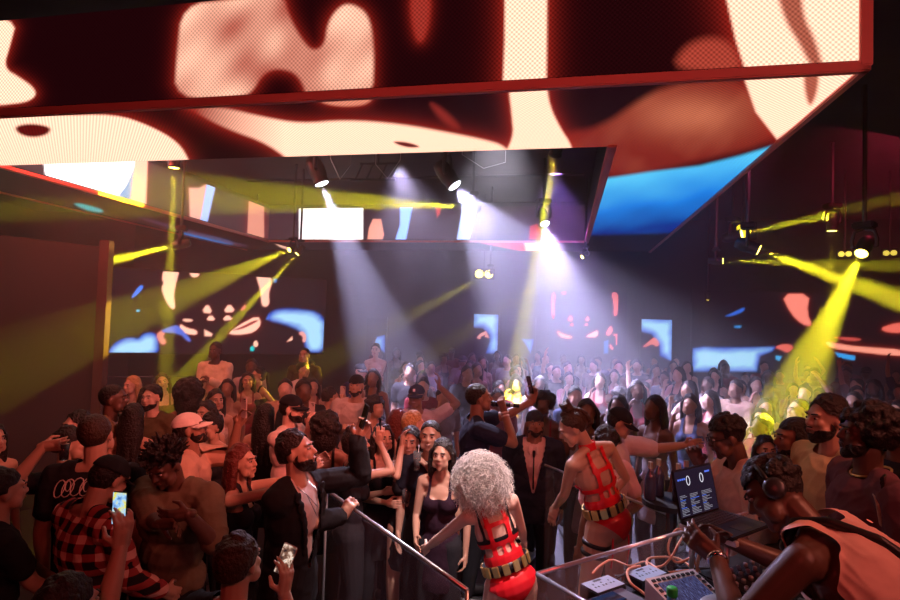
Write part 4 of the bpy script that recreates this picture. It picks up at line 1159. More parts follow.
# ------------------------------------------------------------------ the suited guard
kw_in['man in black suit, pale shirt and dark tie wearing a dark beanie behind the rail'] = (.78, .50, .46)
G_ = make_person('man in black suit, pale shirt and dark tie wearing a dark beanie behind the rail', px=535, py=411, H=1.70, face=172, skin='brown', hair='beanie', beard='short', det=2, top='suit', tcol=(.022, .024, .04), bulk=1.12, hyaw=8)

# ------------------------------------------------------------------ dancers
m_red = mat('red_vinyl', (0.72, 0.012, 0.022), 0.35, spec=.5); m_gold = mat('gold_plate', (0.95, 0.68, 0.28), 0.34, 0.85); m_strapb = mat('black_strap', (.015, .013, .015), .4)
def costume(I, cutk=.9, bra=False):
    P = I['P']; g = I['garment']
    mb = MB(); P.torso(mb, .009, neck=False)
    g('bodysuit', mb, m_red, lambda q: (q[:, 2] < 1.085) & (q[:, 2] > .835 + np.abs(q[:, 0]) * cutk), v=.007)
    mb = MB(); P.torso(mb, .013, neck=False)
    def k(q):
        x, y, z = np.abs(q[:, 0]), q[:, 1], q[:, 2]
        v = (np.abs(x - .062) < .017) & (z > 1.08) & (z < 1.47) | (z < 1.15) & (y < .2)
        h = (np.abs(z - 1.215) < .018) | (np.abs(z - 1.335) < .015) & (x < .09) | (np.abs(z - 1.10) < .015)
        c = (np.abs(x) < .012) & (z > 1.08) & (z < 1.21)
        return (v | h | c) & (z > 1.06) & (x < .17)
    g('harness', mb, m_red, k, v=.006)
    mb = MB(); mb.cap((0, 0, 1.455), (0, .004, 1.505), .060, .058, P.M); g('collar', mb, m_red, lambda q: (q[:, 2] > 1.455) & (q[:, 2] < 1.51), v=.006)
    bl = MB(); bl.lathe([(1.0, 0), (1.0, .062), (.96, .062), (.96, 0)], P.M @ T(0, 0, 1.035) @ Matrix.Diagonal((.152, .118, 1, 1)), 30)
    me = bl.mesh('belt'); bo = I['add']('belt', me, m_strapb)
    for i in range(14):
        if i % 1: continue
        a = 2 * PI * i / 14; Rm = P.M @ T(.156 * math.cos(a), .122 * math.sin(a), 1.066) @ Rz(a)
        o = MB().box((0, 0, 0), (.006, .022, .033), I['S'] @ Rm, bev=.004).build('gold_plate', m_gold, bo)
    if bra:
        mb = MB(); P.torso(mb, .007, neck=False)
        g('bra', mb, m_strapb, lambda q: (np.abs(q[:, 2] - (1.235)) < .022) | (np.abs(np.abs(q[:, 0]) - .10) < .010) & (q[:, 2] > 1.23) & (q[:, 2] < 1.5), v=.006)
B_ = make_person('dancer with big platinum curls in red strappy bodysuit and gold belt, back turned', px=473, py=457, d=3.3, z0=.2, face=12, fem=True, skin='pale', hair=None, top='none', bot='none', det=3,
    side=-17, lean=10, hyaw=-8, hpitch=-10, lpx=(416, 556, .26), lpole=(-1, -.3, -.6), lcurl=.15, rh=(.30, .42, 1.0), sway=.06, stance=.16)
costume(B_, .75, True)
strands('hair', B_['S'] @ B_['HM'], 3300, (0, -.045, -.005), (.068, .078, .08), .135, .0024, .022, hair_mat('platinum'), B_['root'], 3, .42, keep=lambda d: not (d.y > .45 and d.z < .5))
hb = MB(); hb.ell((0, -.04, -.01), (.105, .098, .115), B_['HM'], 18)
for i in range(160):
    d_ = Vector((random.gauss(0, 1), random.gauss(0, 1), random.gauss(0, 1))).normalized(); hb.ell((d_.x * .112, -.04 + d_.y * .105, -.02 + d_.z * .12), (.022, .022, .022), B_['HM'], 8)
B_['garment']('hair_volume', hb, hair_mat('platinum'), v=.008, sm=1)
M_ = make_person('dancer with shaved sides and topknot in red harness bodysuit, head turned left', px=566, py=412, d=3.85, z0=.2, face=28, fem=True, skin='tan', hair='buzz', hcol='brown', top='none', bot='none', det=3, bulk=1.06,
    side=-15, lean=8, hyaw=52, hpitch=-16, lpx=(555, 508, .25), lpole=(-.1, -.4, -1), lcurl=.3, rpx=(603, 503, .22), rpole=(1, -.5, -.2), sway=.07, stance=.16, ldw=(-.3, 0, -1))
costume(M_, 1.3)
hm = M_['HM']; kb = MB()
kb.ell((0, -.02, .112), (.028, .055, .030), hm, 12); kb.ell((0, -.035, .150), (.030, .034, .030), hm, 12)
for i in range(40):
    a = random.uniform(0, 6.28); kb.ell((math.cos(a) * .024, -.035 + math.sin(a) * .03, .15 + random.uniform(-.03, .032)), (.012, .012, .012), hm, 6)
for i in range(9):
    t = i / 8; a = -.1 + t * 1.9; kb.ell((0, -.02 - math.sin(a) * .098, .022 + math.cos(a) * .096), (.022, .024, .022), hm, 8)
M_['garment']('topknot', kb, hair_mat('brown'), v=.006, sm=1)
for q_ in (.10, .17):
    hp = Vector((-.088 + M_['P'].sway, 0, .92)); kn = Vector((-.122 + M_['P'].sway * .5, .03, .50)); dd = (kn - hp).normalized()
    MB().lathe([(.100 - q_ * .06, -.013), (.103 - q_ * .06, 0), (.100 - q_ * .06, .013)], M_['S'] @ T(hp.lerp(kn, q_ * 2.2)) @ frame_to(dd), 20).build('thigh_strap', m_strapb, M_['root'], True)
for q_ in (-1, 1):
    hp = Vector((q_ * .07 + M_['P'].sway, -.11, .90)); MB().tube([M_['S'] @ hp, M_['S'] @ (hp + Vector((0, -.004, -.10))), M_['S'] @ (hp + Vector((0, .012, -.2)))], .006, 6).build('garter', m_red, M_['root'])

# ------------------------------------------------------------------ the disc jockey
DJ = make_person('disc jockey in salmon sleeveless top bent over the laptop, wearing headphones', px=757, py=464, d=2.25, z0=.4, face=34, skin='dark', hair='curlytop', det=3, bulk=1.12,
    lean=52, hpitch=8, hyaw=34, top='none', bot='pants', lpx=(716, 556, -.10), rpx=(728, 540, .12), lpole=(-.93, -.45, -1), rpole=(.6, .2, -1), lcurl=.55, rcurl=.5, ldw=(-.35, .3, .25))
mb = MB(); DJ['P'].torso(mb, .036, neck=False); mb.ell((0, .05, 1.15), (.20, .15, .24), DJ['P'].M, 20)
mb.cap(DJ['P'].M @ Vector((0, .02, 1.0)), DJ['P'].M @ Vector((0, .05, .80)), .17, .20, flat=.8, n=20)
m_salmon = mat('salmon_jersey', (0.95, 0.56, 0.46), 0.75, bump=(5, 0.9), spec=.25)
DJ['garment']('sleeveless_top', mb, m_salmon, lambda q: ~((q[:, 2] > 1.46) & (np.abs(q[:, 0]) < .075)) & ~((np.hypot(q[:, 2] - 1.41, q[:, 1]) < .10) & (np.abs(q[:, 0]) > .13)) & (np.abs(q[:, 0]) < .215) & (q[:, 2] > .76))
stp = MB()
P_ = DJ['P'].M
stp_pts = [(-.095, .07, 1.49), (-.088, -.02, 1.522), (-.07, -.10, 1.465), (-.03, -.158, 1.35), (.02, -.166, 1.22), (.06, -.158, 1.10), (.10, -.150, .98), (.13, -.12, .90)]
for a_, b_ in zip(stp_pts, stp_pts[1:]): stp.cap(P_ @ Vector(a_), P_ @ Vector(b_), .017, .017)
DJ['garment']('sling_strap', stp, m_strapb, v=.006)
HMs = DJ['S'] @ DJ['HM']
hp_ = MB(); hp_.tube([HMs @ Vector((math.cos(a) * .090, .0, .02 + math.sin(a) * .105)) for a in [PI * i / 12 for i in range(13)]], .009, 8); hpo = hp_.build('headphones', m_black, DJ['root'], True)
for q_ in (-1, 1): MB().lathe([(.02, -.014), (.036, -.010), (.038, .006), (.026, .016), (.001, .017)], HMs @ T(q_ * .088, -.004, .0) @ Ry(q_ * PI / 2), 16).build('ear_cup', m_dmetal, hpo, True)
el, wr = DJ['P'].L[0], DJ['P'].L[1]
MB().lathe([(.031, -.011), (.035, -.006), (.035, .006), (.031, .011)], DJ['S'] @ T(wr.lerp(el, .04)) @ frame_to(wr - el), 18).build('watch', mat('watch_silver', (.75, .72, .75), .2, 1.0), DJ['root'], True)

# ------------------------------------------------------------------ men behind the booth
glm = mat('glasses_frame', (.02, .02, .02), .3)
def glasses(I):
    A = I['S'] @ I['HM']; g = MB()
    for q in (-1, 1):
        g.tube([A @ Vector((q * .031 + .021 * math.cos(a), .101 - .004 * abs(math.cos(a)), .011 + .017 * math.sin(a))) for a in [2 * PI * i / 14 for i in range(14)]], .0022, 5, closed=True)
        g.tube([A @ Vector((q * .052, .098, .014)), A @ Vector((q * .076, .02, .012)), A @ Vector((q * .078, -.01, .005))], .002, 5)
    g.tube([A @ Vector((-.010, .104, .013)), A @ Vector((.010, .104, .013))], .002, 5)
    g.build('glasses', glm, I['root'])
I = make_person('man with curly dark hair and glasses in a pale jacket behind the laptop', px=722, py=417, z0=.2, H=1.80, face=82, skin='dark', hair='curlytop', det=3, top='loose', tcol=(.80, .52, .42), hpitch=-14, lean=6,
    rpx=(699, 463, .1), rcurl=.8, rdw=(-.3, 0, .6), lh=(-.25, .2, .95)); glasses(I)
I = make_person('man with dreadlocks in a pink tee, half hidden behind the cream shirt man', px=795, py=418, z0=.2, H=1.80, face=88, skin='brown', hair='dreads', beard='short', det=2, top='tee', tcol=(.70, .36, .40), hpitch=-4)
I = make_person('bearded man with cropped black hair in a cream long sleeve shirt, profile to the left', px=828, py=397, z0=.4, H=1.76, face=96, skin='tan', hair='short', beard='full', det=3, top='long', tcol=(.80, .66, .36), bulk=1.05, hpitch=-3)
I = make_person('man in dark mauve tee with a chain, standing right of the cream shirt man', px=868, py=409, z0=.4, H=1.76, face=80, skin='dark', hair='afro', beard='short', det=3, top='tee', tcol=(.16, .07, .09), bulk=1.15, hpitch=2, hscale=.94)
A = I['S'] @ I['P'].M; MB().tube([A @ Vector((.075 * math.cos(a), -.01 + .075 * math.sin(a), 1.478 - .02 * math.sin(a))) for a in [2 * PI * i / 20 for i in range(20)]], .005, 6, closed=True).build('chain', m_gold, I['root'])
I = make_person('dark figure in black at the right edge beyond the mauve tee man', px=897, py=412, z0=.2, H=1.80, face=100, skin='dark', hair='short', det=2, top='tee', tcol=BLK)
I = make_person('woman with long dark hair watching in front of the yellow beam', px=766, py=437, z0=0, H=1.62, face=165, fem=True, skin='tan', hair='long', det=2, top='tank', tcol=BLK)
I = make_person('person at the right edge holding a phone up, only hand and forearm in view', px=955, py=470, z0=.4, H=1.55, face=60, skin='tan', hair='short', det=2, top='tee', tcol=BLK, lpx=(888, 524, .0), lcurl=.6, ldw=(-.1, 0, 1), lpole=(0, 0, -1))
phone_in(I, 'L', 'dark phone held upright at the right edge', nrm=(.6, -.6, 0), off=.05)
I = make_person('bald man in dark clothes lit yellow behind the dreadlocked man', px=800, py=399, z0=0, H=1.80, face=95, skin='pale', hair='buzz', hcol='brown', det=2, top='tee', tcol=BLK)
I = make_person('man in pale pink tee with curly dark hair beyond the topknot dancer', px=606, py=428, z0=0, H=1.72, face=35, skin='brown', hair='curlytop', det=2, top='tee', tcol=(.82, .52, .55), bulk=1.05, rh=(.30, .1, .98))
I = make_person('man in white tee stretching an arm to the right over the crowd', px=624, py=409, z0=0, H=1.82, face=-125, skin='tan', hair='cap', det=2, top='loose', tcol=(.72, .58, .62), lpx=(686, 445, -.1), lcurl=.4, hyaw=10, bulk=1.1, hpitch=-20)

# ------------------------------------------------------------------ front left of the crowd
J_ = make_person('bearded man in black jacket over white tee, one arm raised, one hand on rail', px=291, py=432, H=1.82, face=-108, skin='tan', hair='short', beard='full', det=3, top='blazer', tcol=(.014, .012, .014), hpitch=16, hyaw=12,
    lpx=(357, 437, .15), ldw=(.5, 0, 1), lcurl=.7, lpole=(-.3, 0, -1), rpx=(343, 516, .18), rdw=(.3, 0, .6), rcurl=1.0, rpole=(.2, -.4, -1), rpn=(-.9, .2, 0), lean=3)
kw_in[J_['root']['label']] = (.75, .5, .46)
phone_in(J_, 'L', 'dark phone held high by the man in the black jacket', nrm=(-.9, -.5, 0), off=.06, up=(.25, 0, 1))
el, wr = J_['P'].L[0], J_['P'].L[1]
MB().lathe([(.031, -.011), (.036, -.006), (.036, .006), (.031, .011)], J_['S'] @ T(wr.lerp(el, .08)) @ frame_to(wr - el), 18).build('watch', m_black, J_['root'], True)
A = J_['S'] @ J_['P'].M
for q_, (zz, yy) in enumerate(((1.30, .150), (1.36, .142))): MB().tube([A @ Vector(p) for p in ((-.065, .0, 1.485), (-.05, .10, 1.43), (0, yy, zz), (.05, .10, 1.43), (.065, .0, 1.485))], .003, 6).build('necklace', m_metal, J_['root'])
I = make_person('woman with auburn bob in black top with metal straps, reaching up to the right', px=240, py=446, H=1.63, face=-92, fem=True, skin='tan', hair='long', hcol='auburn', det=3, top='tank', tcol=BLK, rpx=(312, 468, -.05), lpx=(316, 462, .15), rcurl=.5, lcurl=.5, hyaw=-10, hpitch=5, rpole=(.3, 0, -1))
A = I['S'] @ I['P'].M
MB().tube([A @ Vector(p) for p in ((.10, -.06, 1.46), (.11, -.10, 1.35), (.13, -.09, 1.15), (.10, -.12, 1.10), (-.10, -.12, 1.10))], .006, 6).build('metal_strap', m_metal, I['root'])
kw_cap['man in white cap and tan tee filming with an arm stretched right'] = (.80, .66, .60)
I = make_person('man in white cap and tan tee filming with an arm stretched right', px=184, py=414, H=1.78, face=-75, skin='brown', hair='cap', beard='short', det=3, top='loose', tcol=(.60, .36, .26), lpx=(238, 424, .1), rh=(.3, .2, .95), lcurl=.6, ldw=(.5, 0, .8), hpitch=16, lpole=(-.2, 0, -1))
phone_in(I, 'L', 'pale phone held up by the white cap man', body=m_phone_w, nrm=(.6, .8, 0), off=.07)
kw_cap['bearded man in black cap and white tee filming with both hands'] = (.02, .018, .02)
I = make_person('bearded man in black cap and white tee filming with both hands', px=291, py=395, H=1.80, face=-98, skin='pale', hair='cap', beard='full', det=2, top='tee', tcol=(.80, .58, .52), lpx=(312, 425, .1), rpx=(309, 428, -.05), ldw=(0, 0, 1), rdw=(.2, 0, 1), lcurl=.7, rcurl=.7, bulk=1.08)
phone_in(I, 'L', 'pale phone held by the man in the black cap', body=m_phone_w, nrm=(.5, .85, 0), off=.06)
I = make_person('man in plaid red flannel shirt and olive cap, seen from behind at front left', px=118, py=457, H=1.74, face=-28, skin='tan', hair='cap', det=3, top=None, hpitch=-28, rh=(.24, .28, 1.0), lh=(-.2, .3, 1.02), bulk=1.05)
kw_cap[I['root']['label']] = (.09, .075, .03)
m = mat('plaid_flannel', (.3, .05, .05), .85, spec=.2); nt = m.node_tree; b = nt.nodes['Principled BSDF']
tc = nt.nodes.new('ShaderNodeTexCoord'); sx = nt.nodes.new('ShaderNodeSeparateXYZ'); nt.links.new(tc.outputs['Object'], sx.inputs[0])
def band(sock, f, ph=0):
    a = nt.nodes.new('ShaderNodeMath'); a.operation = 'MULTIPLY_ADD'; a.inputs[1].default_value = f; a.inputs[2].default_value = ph; nt.links.new(sock, a.inputs[0])
    s_ = nt.nodes.new('ShaderNodeMath'); s_.operation = 'SINE'; nt.links.new(a.outputs[0], s_.inputs[0])
    g_ = nt.nodes.new('ShaderNodeMath'); g_.operation = 'GREATER_THAN'; g_.inputs[1].default_value = .1; nt.links.new(s_.outputs[0], g_.inputs[0]); return g_.outputs[0]
ad = nt.nodes.new('ShaderNodeMath'); ad.operation = 'ADD'; nt.links.new(band(sx.outputs[0], 75), ad.inputs[0]); nt.links.new(band(sx.outputs[2], 75), ad.inputs[1])
cr = nt.nodes.new('ShaderNodeValToRGB'); cr.color_ramp.interpolation = 'CONSTANT'; e0 = cr.color_ramp.elements; e0[0].color = (.02, .012, .015, 1); e0[1].position = .34; e0[1].color = (.36, .05, .05, 1); e2 = e0.new(.75); e2.color = (.80, .42, .36, 1)
dv = nt.nodes.new('ShaderNodeMath'); dv.operation = 'DIVIDE'; dv.inputs[1].default_value = 2.01; nt.links.new(ad.outputs[0], dv.inputs[0]); nt.links.new(dv.outputs[0], cr.inputs[0]); nt.links.new(cr.outputs[0], b.inputs['Base Color'])
mb = MB(); I['P'].torso(mb, .024, neck=False); I['P'].armshape(mb, I['P'].shR, I['P'].R[0], I['P'].R[1], .018, 0, 1.8); I['P'].armshape(mb, I['P'].shL, I['P'].L[0], I['P'].L[1], .018, 0, 1.8)
mb.cap(Vector((0, 0, .95)), Vector((0, 0, .80)), .18, .19, flat=.75, n=20); I['garment']('flannel_shirt', mb, m, lambda q: (q[:, 2] > .74) & ~((q[:, 2] > 1.46) & (np.abs(q[:, 0]) < .07)))
I = make_person('man in brown tee with spiky hair looking down at his hands, front left', px=160, py=448, H=1.78, face=168, skin='dark', hair='spiky', det=3, top='loose', tcol=(.17, .125, .08), bulk=1.12, hpitch=-32, rpx=(160, 524, -.25), lpx=(188, 514, -.25), rcurl=.6, lcurl=.4, ldw=(-.9, -.2, -.1), rdw=(.9, -.2, .1))
I = make_person('man with cropped hair and script print on the back of his black tee', px=94, py=415, H=1.87, face=8, skin='tan', hair='fade', hcol='brown', det=3, top='tee', tcol=BLK, bulk=1.05, htilt=-6)
A = I['S'] @ I['P'].M; pr = MB(); m_prt = mat('print_pale', (.75, .60, .55), .7)
def onback(x, z): return A @ Vector((x, -.137 * math.sqrt(max(.06, 1 - (x / .215) ** 2)) - .006 + max(0, z - 1.33) * .34, z))
for k_ in range(6):
    cx_ = -.13 + k_ * .048
    pr.tube([onback(cx_ + .030 * math.cos(a) + .010 * math.sin(a), 1.395 - abs(k_ - 2.5) * .008 + .044 * math.sin(a)) for a in [2 * PI * i / 12 for i in range(12)]], .0035, 4, closed=True)
    if k_ % 2: pr.tube([onback(cx_ + .014 * math.cos(a), 1.393 + .026 * math.sin(a)) for a in [2 * PI * i / 10 for i in range(10)]], .003, 4, closed=True)
pr.build('script_print', m_prt, I['root'])
pr2 = MB(); pr2.tube([onback(.085 * math.cos(a), 1.20 + .045 * math.sin(a)) for a in [2 * PI * i / 20 for i in range(20)]], .0025, 4, closed=True); pr2.build('back_emblem', mat('print_red', (.5, .06, .05), .7), I['root'])
I = make_person('man in black tee drinking with his elbow high, left edge', px=70, py=428, H=1.69, face=-62, skin='tan', hair='short', det=3, top='tee', tcol=BLK, bulk=1.08, rpx=(44, 446, -.35), rcurl=.75, rpole=(.6, -1, .1), rdw=(1, .1, .1), hpitch=-6, lean=-4)
c, z, n, x = hand_world(I, 'R'); tumbler(c + Vector((.03, 0, -.05)), 'small clear glass in the drinking man\'s hand', .10, .03)
I = make_person('woman with pale face seen between the drinking man and script tee man', px=79, py=412, H=1.70, face=150, fem=True, skin='pale', hair='long', det=2, top='dress', tcol=BLK)
I = make_person('woman with bare shoulder cut off by the left edge', px=-8, py=424, H=1.66, face=-110, fem=True, skin='tan', hair='long', det=2, top='strapless', tcol=BLK)
I = make_person('man with close cropped hair in tan jacket with a black cross strap', px=113, py=385, H=1.85, face=-78, skin='dark', hair='fade', det=2, top='blazer', tcol=(.26, .15, .08))
A = I['S'] @ I['P'].M; sm_ = MB()
for a_, b_ in (((-.10, .10, 1.46), (-.12, -.02, 1.50)), ((-.12, -.02, 1.50), (-.06, -.145, 1.40)), ((-.06, -.145, 1.40), (.14, -.10, 1.10)), ((-.10, .10, 1.46), (0, .155, 1.30)), ((0, .155, 1.30), (.17, .08, 1.05))): sm_.cap(A @ Vector(a_), A @ Vector(b_), .018, .018, n=8)
sm_.build('cross_strap', m_strapb, I['root'], True)
I = make_person('woman with fair hair lit yellow behind the tan jacket man', px=133, py=377, z0=0, H=1.68, face=160, fem=True, skin='pale', hair='long', hcol='blonde', det=2, top='strapless', tcol=(.3, .15, .1))
I = make_person('bearded dark haired man facing the stage between fair and long haired women', px=153, py=386, H=1.76, face=172, skin='pale', hair='short', beard='full', det=2, top='tee', tcol=(.12, .08, .04))
I = make_person('long black haired woman seen from behind, left of the white cap man', px=134, py=405, H=1.70, face=5, fem=True, skin='tan', hair='longback', det=2, top='dress', tcol=BLK)
I = make_person('woman in yellow light, tilted head, behind the bearded man', px=161, py=374, z0=0, H=1.66, face=-150, fem=True, skin='pale', hair='long', hcol='brown', det=2, top='dress', tcol=(.2, .15, .05), htilt=10)
I = make_person('person with big round dark hair seen from behind, below the white shirt man', px=190, py=385, H=1.72, face=0, fem=True, skin='brown', hair='curlyback', det=2, top='dress', tcol=BLK, hscale=1.15)
I = make_person('woman in low black strapless top beside the white cap man', px=211, py=414, H=1.66, face=158, fem=True, skin='tan', hair='bun', det=3, top='strapless', tcol=BLK, hpitch=-10)
I = make_person('woman with centre parted dark hair peering over the strapless top woman', px=207, py=402, H=1.66, face=165, fem=True, skin='tan', hair='long', det=2, top='dress', tcol=(.12, .03, .05))
I = make_person('dark haired woman in pale top looking right, left of the raised phone', px=216, py=390, H=1.68, face=-140, fem=True, skin='tan', hair='long', det=2, top='tank', tcol=(.7, .5, .45))
I = make_person('man in white long sleeve shirt clasping his hands on the lounge platform', px=216, py=343, z0=.32, H=1.76, face=175, skin='dark', hair='short', det=2, top='long', tcol=(.85, .72, .55), rh=(.06, .24, 1.22), lh=(-.06, .24, 1.25), rdir=(-.7, .3, .5), ldir=(.7, .2, .6), rcurl=.8, lcurl=.8)
I = make_person('woman in black tank top with tied hair looking left at the back', px=259, py=368, H=1.74, face=140, fem=True, skin='tan', hair='ponytail', det=2, top='tank', tcol=BLK, lh=(-.3, .05, 1.05))
I = make_person('woman in red dress close beside the black tank top woman', px=248, py=373, H=1.68, face=-160, fem=True, skin='tan', hair='long', det=2, top='dress', tcol=(.25, .02, .03))
I = make_person('man in white tee with short hair turned right at the back', px=303, py=362, H=1.80, face=-112, skin='tan', hair='fade', det=2, top='tee', tcol=(.82, .66, .62))
I = make_person('man with round face below the blue corner of the left screen', px=305, py=348, z0=.25, H=1.76, face=175, skin='tan', hair='buzz', det=2, top='tee', tcol=(.05, .02, .02))
kw_cap['smiling man in backward black cap and grey tee, hands at his chest'] = (.015, .013, .016)
I = make_person('smiling man in backward black cap and grey tee, hands at his chest', px=357, py=375, H=1.84, face=176, skin='tan', hair='cap_back', beard='short', det=2, top='tee', tcol=(.60, .48, .46), rh=(.05, .28, 1.2), lh=(-.05, .30, 1.2), rdir=(-.6, .4, .5), ldir=(.6, .4, .5), rcurl=.7, lcurl=.7, bulk=1.08, mouth=True)
I = make_person('person behind raising a pale phone beside the backward cap man', px=330, py=388, H=1.66, face=-60, skin='tan', hair='short', det=2, top='tee', tcol=BLK, rpx=(343, 405, .0), rdw=(0, 0, 1), rcurl=.6)
phone_in(I, 'R', 'pale pink phone raised left of the backward cap man', body=m_phone_w, nrm=(.3, .9, 0), off=.07)
I = make_person('woman in tan strapless dress standing on the lounge platform with folded arms', px=376, py=344, z0=.32, H=1.72, face=178, fem=True, skin='pale', hair='short', hcol='brown', det=2, top='strapless', tcol=(.55, .30, .20), rh=(-.08, .2, 1.15), lh=(.08, .22, 1.17), rcurl=.5, lcurl=.5)
kw_cap['man in dark baseball cap and white tee pointing a finger up'] = (.03, .025, .06)
I = make_person('man in dark baseball cap and white tee pointing a finger up', px=417, py=385, H=1.80, face=168, skin='brown', hair='cap', det=2, top='tee', tcol=(.68, .55, .66), lpx=(439, 386, 0), ldw=(0, 0, 1), lcurl=.55, lpole=(-1, 0, -.6), mouth=True)
cap_emb = MB(); A = I['S'] @ I['HM']; cap_emb.box((0, .094, .075), (.012, .003, .014), A, bev=.002); cap_emb.build('cap_emblem', mat('emblem_white', (.8, .75, .8), .6), I['root'])
I = make_person('fair haired woman in bright yellow light, profile to the right', px=413, py=412, H=1.68, face=-72, fem=True, skin='pale', hair='short', hcol='blonde', det=2, top='dress', tcol=BLK)
I = make_person('smiling woman in black plunging dress, one hand raised, one holding a drink', px=411, py=428, H=1.64, face=175, fem=True, skin='tan', hair='long', det=3, top='plunge', tcol=BLK, rpx=(402, 444, -.12), rdw=(.1, 0, 1), rcurl=.5, rpole=(.3, -.1, -1), lpx=(427, 466, -.2), ldw=(-.5, -.2, .5), lcurl=.9, lpole=(-.6, -.3, -1), mouth=True, bot='none')
c, z, n, x = hand_world(I, 'L'); tumbler(c + Vector((-.01, -.02, .02)), 'tall clear drink with straw held by the plunging dress woman', .14, .03, straw=True)
I = make_person('grinning man in dark open shirt beside the plunging dress woman', px=431, py=421, H=1.72, face=172, skin='tan', hair='fade', det=2, top='polo', tcol=(.02, .02, .04), mouth=True, bulk=.95)
I = make_person('woman in dark strappy top half hidden by the platinum curls', px=443, py=440, H=1.62, face=165, fem=True, skin='tan', hair='long', det=2, top='dress', tcol=(.03, .012, .025), rh=(.12, .25, 1.05), lcurl=.6)
I = make_person('woman with dark tied hair lifting a small camera with both arms', px=355, py=430, H=1.64, face=-70, fem=True, skin='tan', hair='bun', det=3, top='tank', tcol=BLK, rpx=(379, 441, -.02), rdw=(.1, 0, 1), rcurl=.7, rpole=(.5, 0, -1), lh=(-.1, .3, 1.2))
phone_in(I, 'R', 'small black camera phone lifted beside the dark phone', nrm=(-.9, -.3, 0), off=.045, s=.8)
I = make_person('woman with dark red hair from behind holding a glass near her shoulder', px=399, py=410, H=1.68, face=-25, fem=True, skin='tan', hair='longback', hcol='auburn', det=2, top='dress', tcol=(.1, .02, .03), rpx=(394, 452, -.3), rdw=(0, 0, 1), rcurl=.8)
I = make_person('woman in black dress with bracelets holding a drink below the small camera', px=383, py=425, H=1.62, face=-150, fem=True, skin='tan', hair='long', det=2, top='dress', tcol=BLK, rh=(.05, .28, 1.15), lh=(-.12, .32, 1.2), lcurl=.8)
c, z, n, x = hand_world(I, 'L'); tumbler(c + Vector((0, -.02, .02)), 'clear tumbler held by the woman with bracelets', .12, .032)
I = make_person('person with big black curls from behind, right of the bearded cap man', px=326, py=417, H=1.66, face=5, fem=True, skin='brown', hair='curlyback', det=2, top='dress', tcol=BLK)
I = make_person('person with long black hair from behind, left of the bearded cap man', px=266, py=405, H=1.66, face=-5, fem=True, skin='tan', hair='longback', det=2, top='dress', tcol=BLK)
I = make_person('dark haired person at the lower left edge holding up a bright phone', px=66, py=578, z0=0, H=1.62, face=-22, skin='tan', hair='short', det=2, top='tee', tcol=BLK, rhp=at(121, 545, 2.05), rcurl=.6, rdw=(.1, 0, 1)) 
phone_in(I, 'R', 'phone with bright blue and yellow screen held low at left', nrm=(-.15, -1, .1), off=.055, s=.8, lit=phone_screen_mat('phone_lit_blue', ((.3, (.02, .12, .5)), (.5, (.4, .7, 1.0)), (.62, (.9, .8, .1)), (.75, (.1, .2, .1)))))
I = make_person('dark haired person at the lower edge filming with a tilted phone', px=238, py=536, H=1.62, face=-20, skin='tan', hair='short', hcol='brown', det=3, top='tee', tcol=BLK, rhp=at(284, 592, 2.3), rcurl=.55, rdw=(.12, 0, 1), rpole=(.3, -.2, -1))
phone_in(I, 'R', 'tilted phone with lit video screen, lower edge left of centre', nrm=(-.1, -1, .15), off=.055, s=.85, up=(.32, 0, .95), body=mat('phone_tan', (.5, .35, .28), .35), lit=phone_screen_mat('phone_lit_video', ((.35, (.02, .01, .015)), (.5, (.25, .12, .08)), (.6, (1.0, .75, .6)), (.7, (.15, .35, .4)))))
I = make_person('person in black at the lower left corner with reddish arms', px=2, py=470, H=1.66, face=-40, skin='tan', hair='short', det=2, top='tee', tcol=BLK, rh=(.1, .35, .95), lh=(-.1, .35, 1.0))
# ------------------------------------------------------------------ rails and booth
m_acr = mat('acrylic_clear', (0.8, 0.85, 0.9), 0.05, alpha=0.07)
m_rail = mat('rail_steel', (0.72, 0.70, 0.72), 0.28, 0.9)
def barrier(a, b, z, label, posts=(0, .5, 1), r=.0115, base=0.0):
    a = Vector((a.x, a.y, base)); b = Vector((b.x, b.y, base)); root = empty('rail_barrier', a); tag(root, label, 'railing')
    d = b - a; h = z - base
    MB().tube([Vector((0, 0, h)), d + Vector((0, 0, h))], r, 10).build('top_rail', m_rail, root, True)
    for t in posts: MB().tube([d * t, d * t + Vector((0, 0, h))], r * .8, 8).build('post', m_rail, root, True)
    u = d.normalized()
    MB().box((d.length / 2, 0, h / 2 + .03), (d.length / 2 - .02, .004, h / 2 - .05), M3(u, UP.cross(u), UP)).build('clear_panel', m_acr, root)
barrier(at_z(327, 490, 1.3), at_z(467, 590, 1.3), 1.3, 'steel topped clear barrier between the left crowd and the dancers', posts=(0, 1))
barrier(at_z(545, 465, 1.3), at_z(672, 516, 1.3), 1.3, 'steel topped clear barrier behind the topknot dancer', posts=(1,), r=.010)

